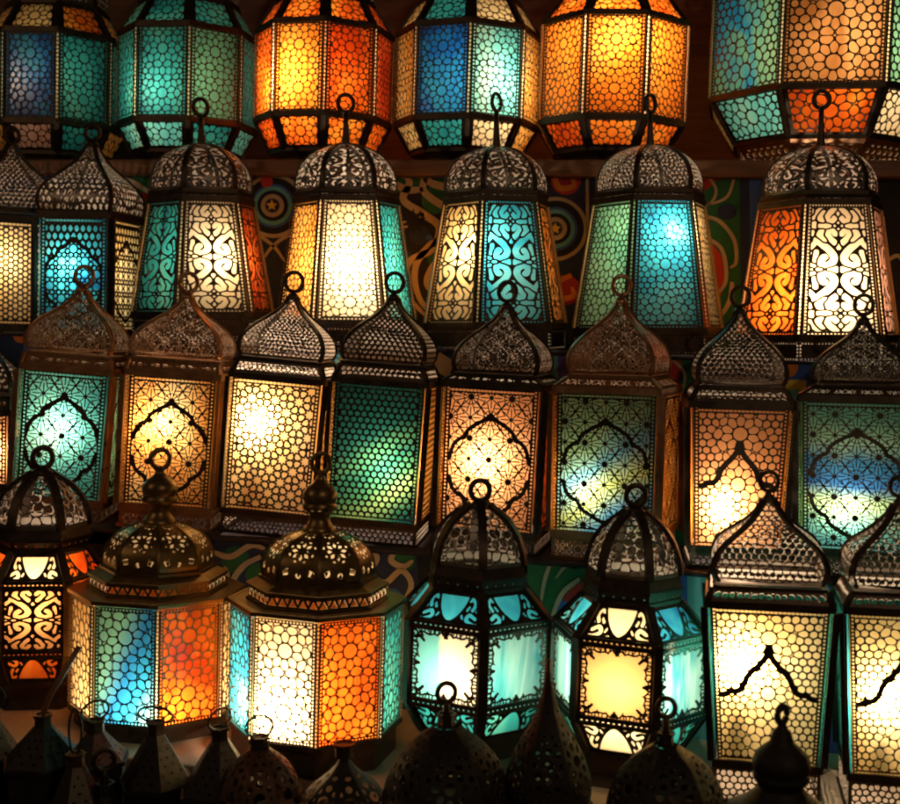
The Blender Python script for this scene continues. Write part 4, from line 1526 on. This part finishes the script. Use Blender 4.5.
step_board(1, RISE[1] - .03, 1.02, .034, WOOD, 'brown wooden top shelf under the octagonal lanterns')
step_board(2, RISE[2] - .002, RISE[1] + .02, .006, DKCLOTH, 'thin dark second shelf under the tapered lanterns')
step_board(3, RISE[3] - .002, RISE[2] + .02, .006, DKCLOTH, 'thin dark third shelf under the square copper and dark domed lanterns')
step_board(4, RISE[4] - .01, RISE[3] + .02, .022, TABLE, 'pale cloth covered front shelf under the brass lanterns', 'cloth_covered_shelf')
step_board(5, -1.15, RISE[4] + .02, .02, WOOD, 'dark lowest shelf under the small unlit lanterns')

mb = MB()
mb.box(((XL + XR) / 2, 1.04, (Z[1] + 2.6) / 2 - .1), XR - XL, .03, 2.6 - Z[1] + .2)
tag(mb.build('wooden_wall', WOODW), 'dark reddish brown wooden wall behind the top row of lanterns', 'wall')

# --- upper riser (behind row 2)
c = Cloth(RISE[1], Z[1] - .036)
T, B = 120, 380
c.rect(-700, T, 1800, B, NAVY, .001)
c.rect(-700, T, 245, B, BLUE, .002)
c.rect(120, T, 152, B, GREEN, .003)
c.ribbon([(100, 172), (135, 183), (160, 200)], 5, CREAM, .005)
c.ribbon([(112, 196), (140, 198), (165, 188)], 9, RED, .0045)
c.ribbon([(108, 180), (118, 210), (116, 250)], 4, CREAM, .006)
TG = [(1.0, CREAM), (.88, BLACK), (.68, BLUE), (.60, AQUA), (.48, BLACK), (.36, CREAM), (.22, NAVY)]
for tx, ty in ((274, 206), (556, 229)):
    c.target(tx, ty, 32, TG)
    c.disc(tx, ty, 6, YELLOW, .014, 10, 1)
for q in (-1, 1):
    c.ribbon([(274 + q * 36, 250), (274 + q * 18, 236), (274, 246), (274 - q * 12, 262)], 3.5, CREAM, .005)
for yy in (180, 290):
    c.disc(566, yy, 15, RED, .004, 28)
    c.ribbon([(572, yy - 15), (556, yy - 6), (560, yy + 8), (574, yy + 6), (572, yy - 3)], 6, ORANGE, .006)
    c.disc(268, yy + 20 if yy > 200 else 182, 6, RED, .0075, 20)
c.rect(588, T, 591, B, CREAM, .004)
# dark panel with interlace
c.rect(388, T, 462, B, BLACK, .003)
for (gx, gy, gr) in ((405, 178, 16), (448, 172, 15), (436, 200, 14), (420, 235, 10), (452, 232, 12), (442, 258, 14), (404, 260, 10)):
    c.disc(gx, gy, gr, GREEN if gr > 11 else NAVY, .0035, 24)
for pts in ([(398, 165), (410, 182), (404, 200), (424, 214), (440, 228), (432, 250), (410, 262), (405, 290), (425, 315)],
            [(455, 168), (430, 172), (424, 190), (440, 204), (458, 214), (448, 236), (430, 246), (416, 268), (420, 298), (440, 322)],
            [(418, 162), (430, 182), (452, 190), (462, 206)], [(400, 226), (414, 222), (424, 214)], [(458, 256), (438, 262), (428, 284), (446, 300)],
            [(396, 184), (408, 190), (424, 190)]):
    c.ribbon(pts, 7.5, CREAM, .0055)
c.disc(414, 222, 14, BLACK, .0075, 20, 1)
c.disc(438, 175, 5, BLUE, .0075, 4)
c.disc(430, 238, 4, BLUE, .0075, 4)
# green panel with cream stems
c.rect(692, T, 742, B, GREEN, .003)
c.rect(742, T, 752, B, NAVY, .003)
c.rect(752, T, 764, B, BLUE, .003)
for pts, w in (([(735, 165), (733, 182), (726, 198), (706, 206)], 3), ([(708, 176), (716, 190), (712, 202), (702, 208)], 3), ([(704, 216), (720, 222), (734, 240), (736, 262), (730, 268)], 4), ([(704, 236), (722, 250), (726, 280), (716, 296)], 4), ([(732, 282), (730, 300), (720, 318)], 5)):
    c.ribbon(pts, w, CREAM, .006)
c.ribbon([(694, 190), (708, 178), (722, 163)], 16, RED, .0045)
c.ribbon([(700, 240), (716, 262), (718, 296)], 14, RED, .0045)
c.disc(727, 212, 8, NAVY, .0065, 24, 0, 1.2)
c.rect(880, T, 1800, B, BLACK, .003)
c.ribbon([(885, 262), (898, 256), (906, 270)], 4, CREAM, .005)
c.build('navy appliqué cloth with ringed targets and green scroll panels behind the tapered lanterns')

# --- middle riser (behind row 3)
c = Cloth(RISE[2], Z[2] - .0065)
T, B = 300, 620
c.rect(-700, T, 1800, B, NAVY, .001)
c.rect(24, T, 50, B, BLUE, .002)
c.disc(22, 335, 8, ORANGE, .004, 20)
c.rect(325, T, 352, B, YELLOW, .002)
c.poly([(330, 336), (345, 350), (336, 366), (322, 352)], AQUA, .004)
c.rect(352, T, 450, B, BLACK, .002)
c.poly([(440, 352), (456, 362), (448, 378), (432, 368)], CREAM, .004)
c.rect(545, T, 560, B, AQUA, .002)
c.rect(560, T, 574, B, PURPLE, .002)
c.rect(655, T, 700, B, GREEN, .002)
c.ribbon([(664, 345), (676, 362), (672, 392), (684, 410)], 10, RED, .004)
c.ribbon([(660, 350), (684, 372), (680, 400)], 3, CREAM, .006)
c.rect(770, 340, 812, B, BLUE, .002)
c.rect(776, 380, 806, 470, YELLOW, .003)
c.rect(782, 390, 802, 460, AQUA, .0042)
c.rect(787, 400, 800, 450, CREAM, .0054)
c.rect(770, 470, 812, 560, PURPLE, .003)
c.disc(786, 490, 12, ORANGE, .0042, 24)
c.ribbon([(778, 512), (790, 530), (784, 552)], 8, RED, .0042)
c.disc(786, 366, 12, ORANGE, .0042, 24)
c.build('bright patchwork cloth with yellow squares showing between the square domed lanterns')

# --- lower riser (behind row 4)
c = Cloth(RISE[3], Z[3] - .0065)
T, B = 490, 830
c.rect(-700, T, 1800, B, BLACK, .001)
for x0, x1, m in ((215, 330, NAVY), (345, 420, NAVY), (420, 470, BLACK), (530, 600, GREEN)):
    c.rect(x0, T, x1, B, m, .002)
for gx, gy, gr, m in ((236, 560, 14, GREEN), (258, 575, 12, GREEN), (372, 592, 16, GREEN), (404, 560, 12, GREEN), (392, 600, 12, BLUE), (368, 560, 8, BLUE), (246, 598, 10, BLUE)):
    c.disc(gx, gy, gr, m, .0032, 24)
for pts in ([(215, 552), (232, 556), (252, 545), (266, 548)], [(262, 556), (244, 566), (234, 584), (246, 602), (262, 596)], [(218, 592), (228, 578), (226, 566)],
            [(360, 552), (378, 556), (372, 572), (386, 582), (402, 570), (412, 584), (402, 604), (384, 612)], [(360, 580), (374, 590), (372, 606)], [(396, 550), (392, 560), (404, 566), (414, 560)], [(386, 582), (388, 596), (398, 610)]):
    c.ribbon(pts, 6, CREAM, .005)
c.ribbon([(552, 560), (545, 580), (541, 604)], 4, CREAM, .005)
c.ribbon([(578, 564), (566, 566), (556, 578)], 3, CREAM, .005)
c.ribbon([(580, 578), (562, 594), (550, 625)], 5, CREAM, .006)
c.ribbon([(590, 584), (572, 600), (562, 630)], 16, RED, .005)
c.disc(562, 604, 9, BLUE, .0065, 10, 1)
for i in range(9):
    c.rect(672 + i * 19, T, 691 + i * 19, B, (BLUE, AQUA, PURPLE)[i % 3], .003)
c.build('dark appliqué cloth with cream scrolls, green panel and blue purple stripes behind the front row')

# front of the lowest riser: plain pale table cloth
mb = MB()
mb.box(((XL + XR) / 2, RISE[4] - .004, (Z[4] + Z[5]) / 2 - .012), XR - XL, .006, Z[4] - Z[5] - .024)
tag(mb.build('table_cloth', TABLE), 'pale cloth hanging below the front shelf behind the small lanterns', 'cloth')

# ------------------------------------------------------------------ light, camera
w = bpy.data.worlds.new('World')
SC.world = w
w.use_nodes = True
w.node_tree.nodes['Background'].inputs[0].default_value = (1.0, .62, .36, 1)
w.node_tree.nodes['Background'].inputs[1].default_value = .015


def shop_lamp(loc, energy, size, col):
    ld = bpy.data.lights.new('shop_lamp', 'POINT')
    ld.energy, ld.shadow_soft_size, ld.color = energy, size, col
    o = bpy.data.objects.new('shop_lamp', ld)
    o.location = loc
    COL.objects.link(o)


shop_lamp((1.6, -2.6, 2.9), 24, .06, (1, .72, .45))
shop_lamp((-1.9, -1.9, 2.6), 12, .06, (1, .66, .38))

cd = bpy.data.cameras.new('camera')
co = bpy.data.objects.new('camera', cd)
COL.objects.link(co)
M = Matrix((RT, UP, -f0)).transposed().to_4x4()
M.translation = CAM
co.matrix_world = M
cd.sensor_fit = 'HORIZONTAL'
cd.sensor_width = 36
cd.lens = 36 * F / 900
cd.dof.use_dof = True
cd.dof.focus_distance = 2.15
cd.dof.aperture_fstop = 6.0
cd.clip_end = 50
cd.clip_start = .05
SC.camera = co

SC.render.engine = 'CYCLES'
cy = SC.cycles
cy.use_denoising = True
try:
    cy.denoiser = 'OPENIMAGEDENOISE'
except Exception:
    pass
cy.max_bounces = 7
cy.diffuse_bounces = 4
cy.glossy_bounces = 3
cy.transmission_bounces = 5
cy.transparent_max_bounces = 12
cy.sample_clamp_indirect = 4.0
cy.caustics_reflective = False
cy.caustics_refractive = False
cy.use_light_tree = True
cy.filter_width = 2.2
SC.view_settings.view_transform = 'Standard'
SC.view_settings.look = 'None'
SC.view_settings.exposure = 0
SC.view_settings.gamma = 1
for r in (1, 2, 3, 4, 5):
    print('ROW', r, Z[r], [b[1] for b in ZS if b[0] == r])
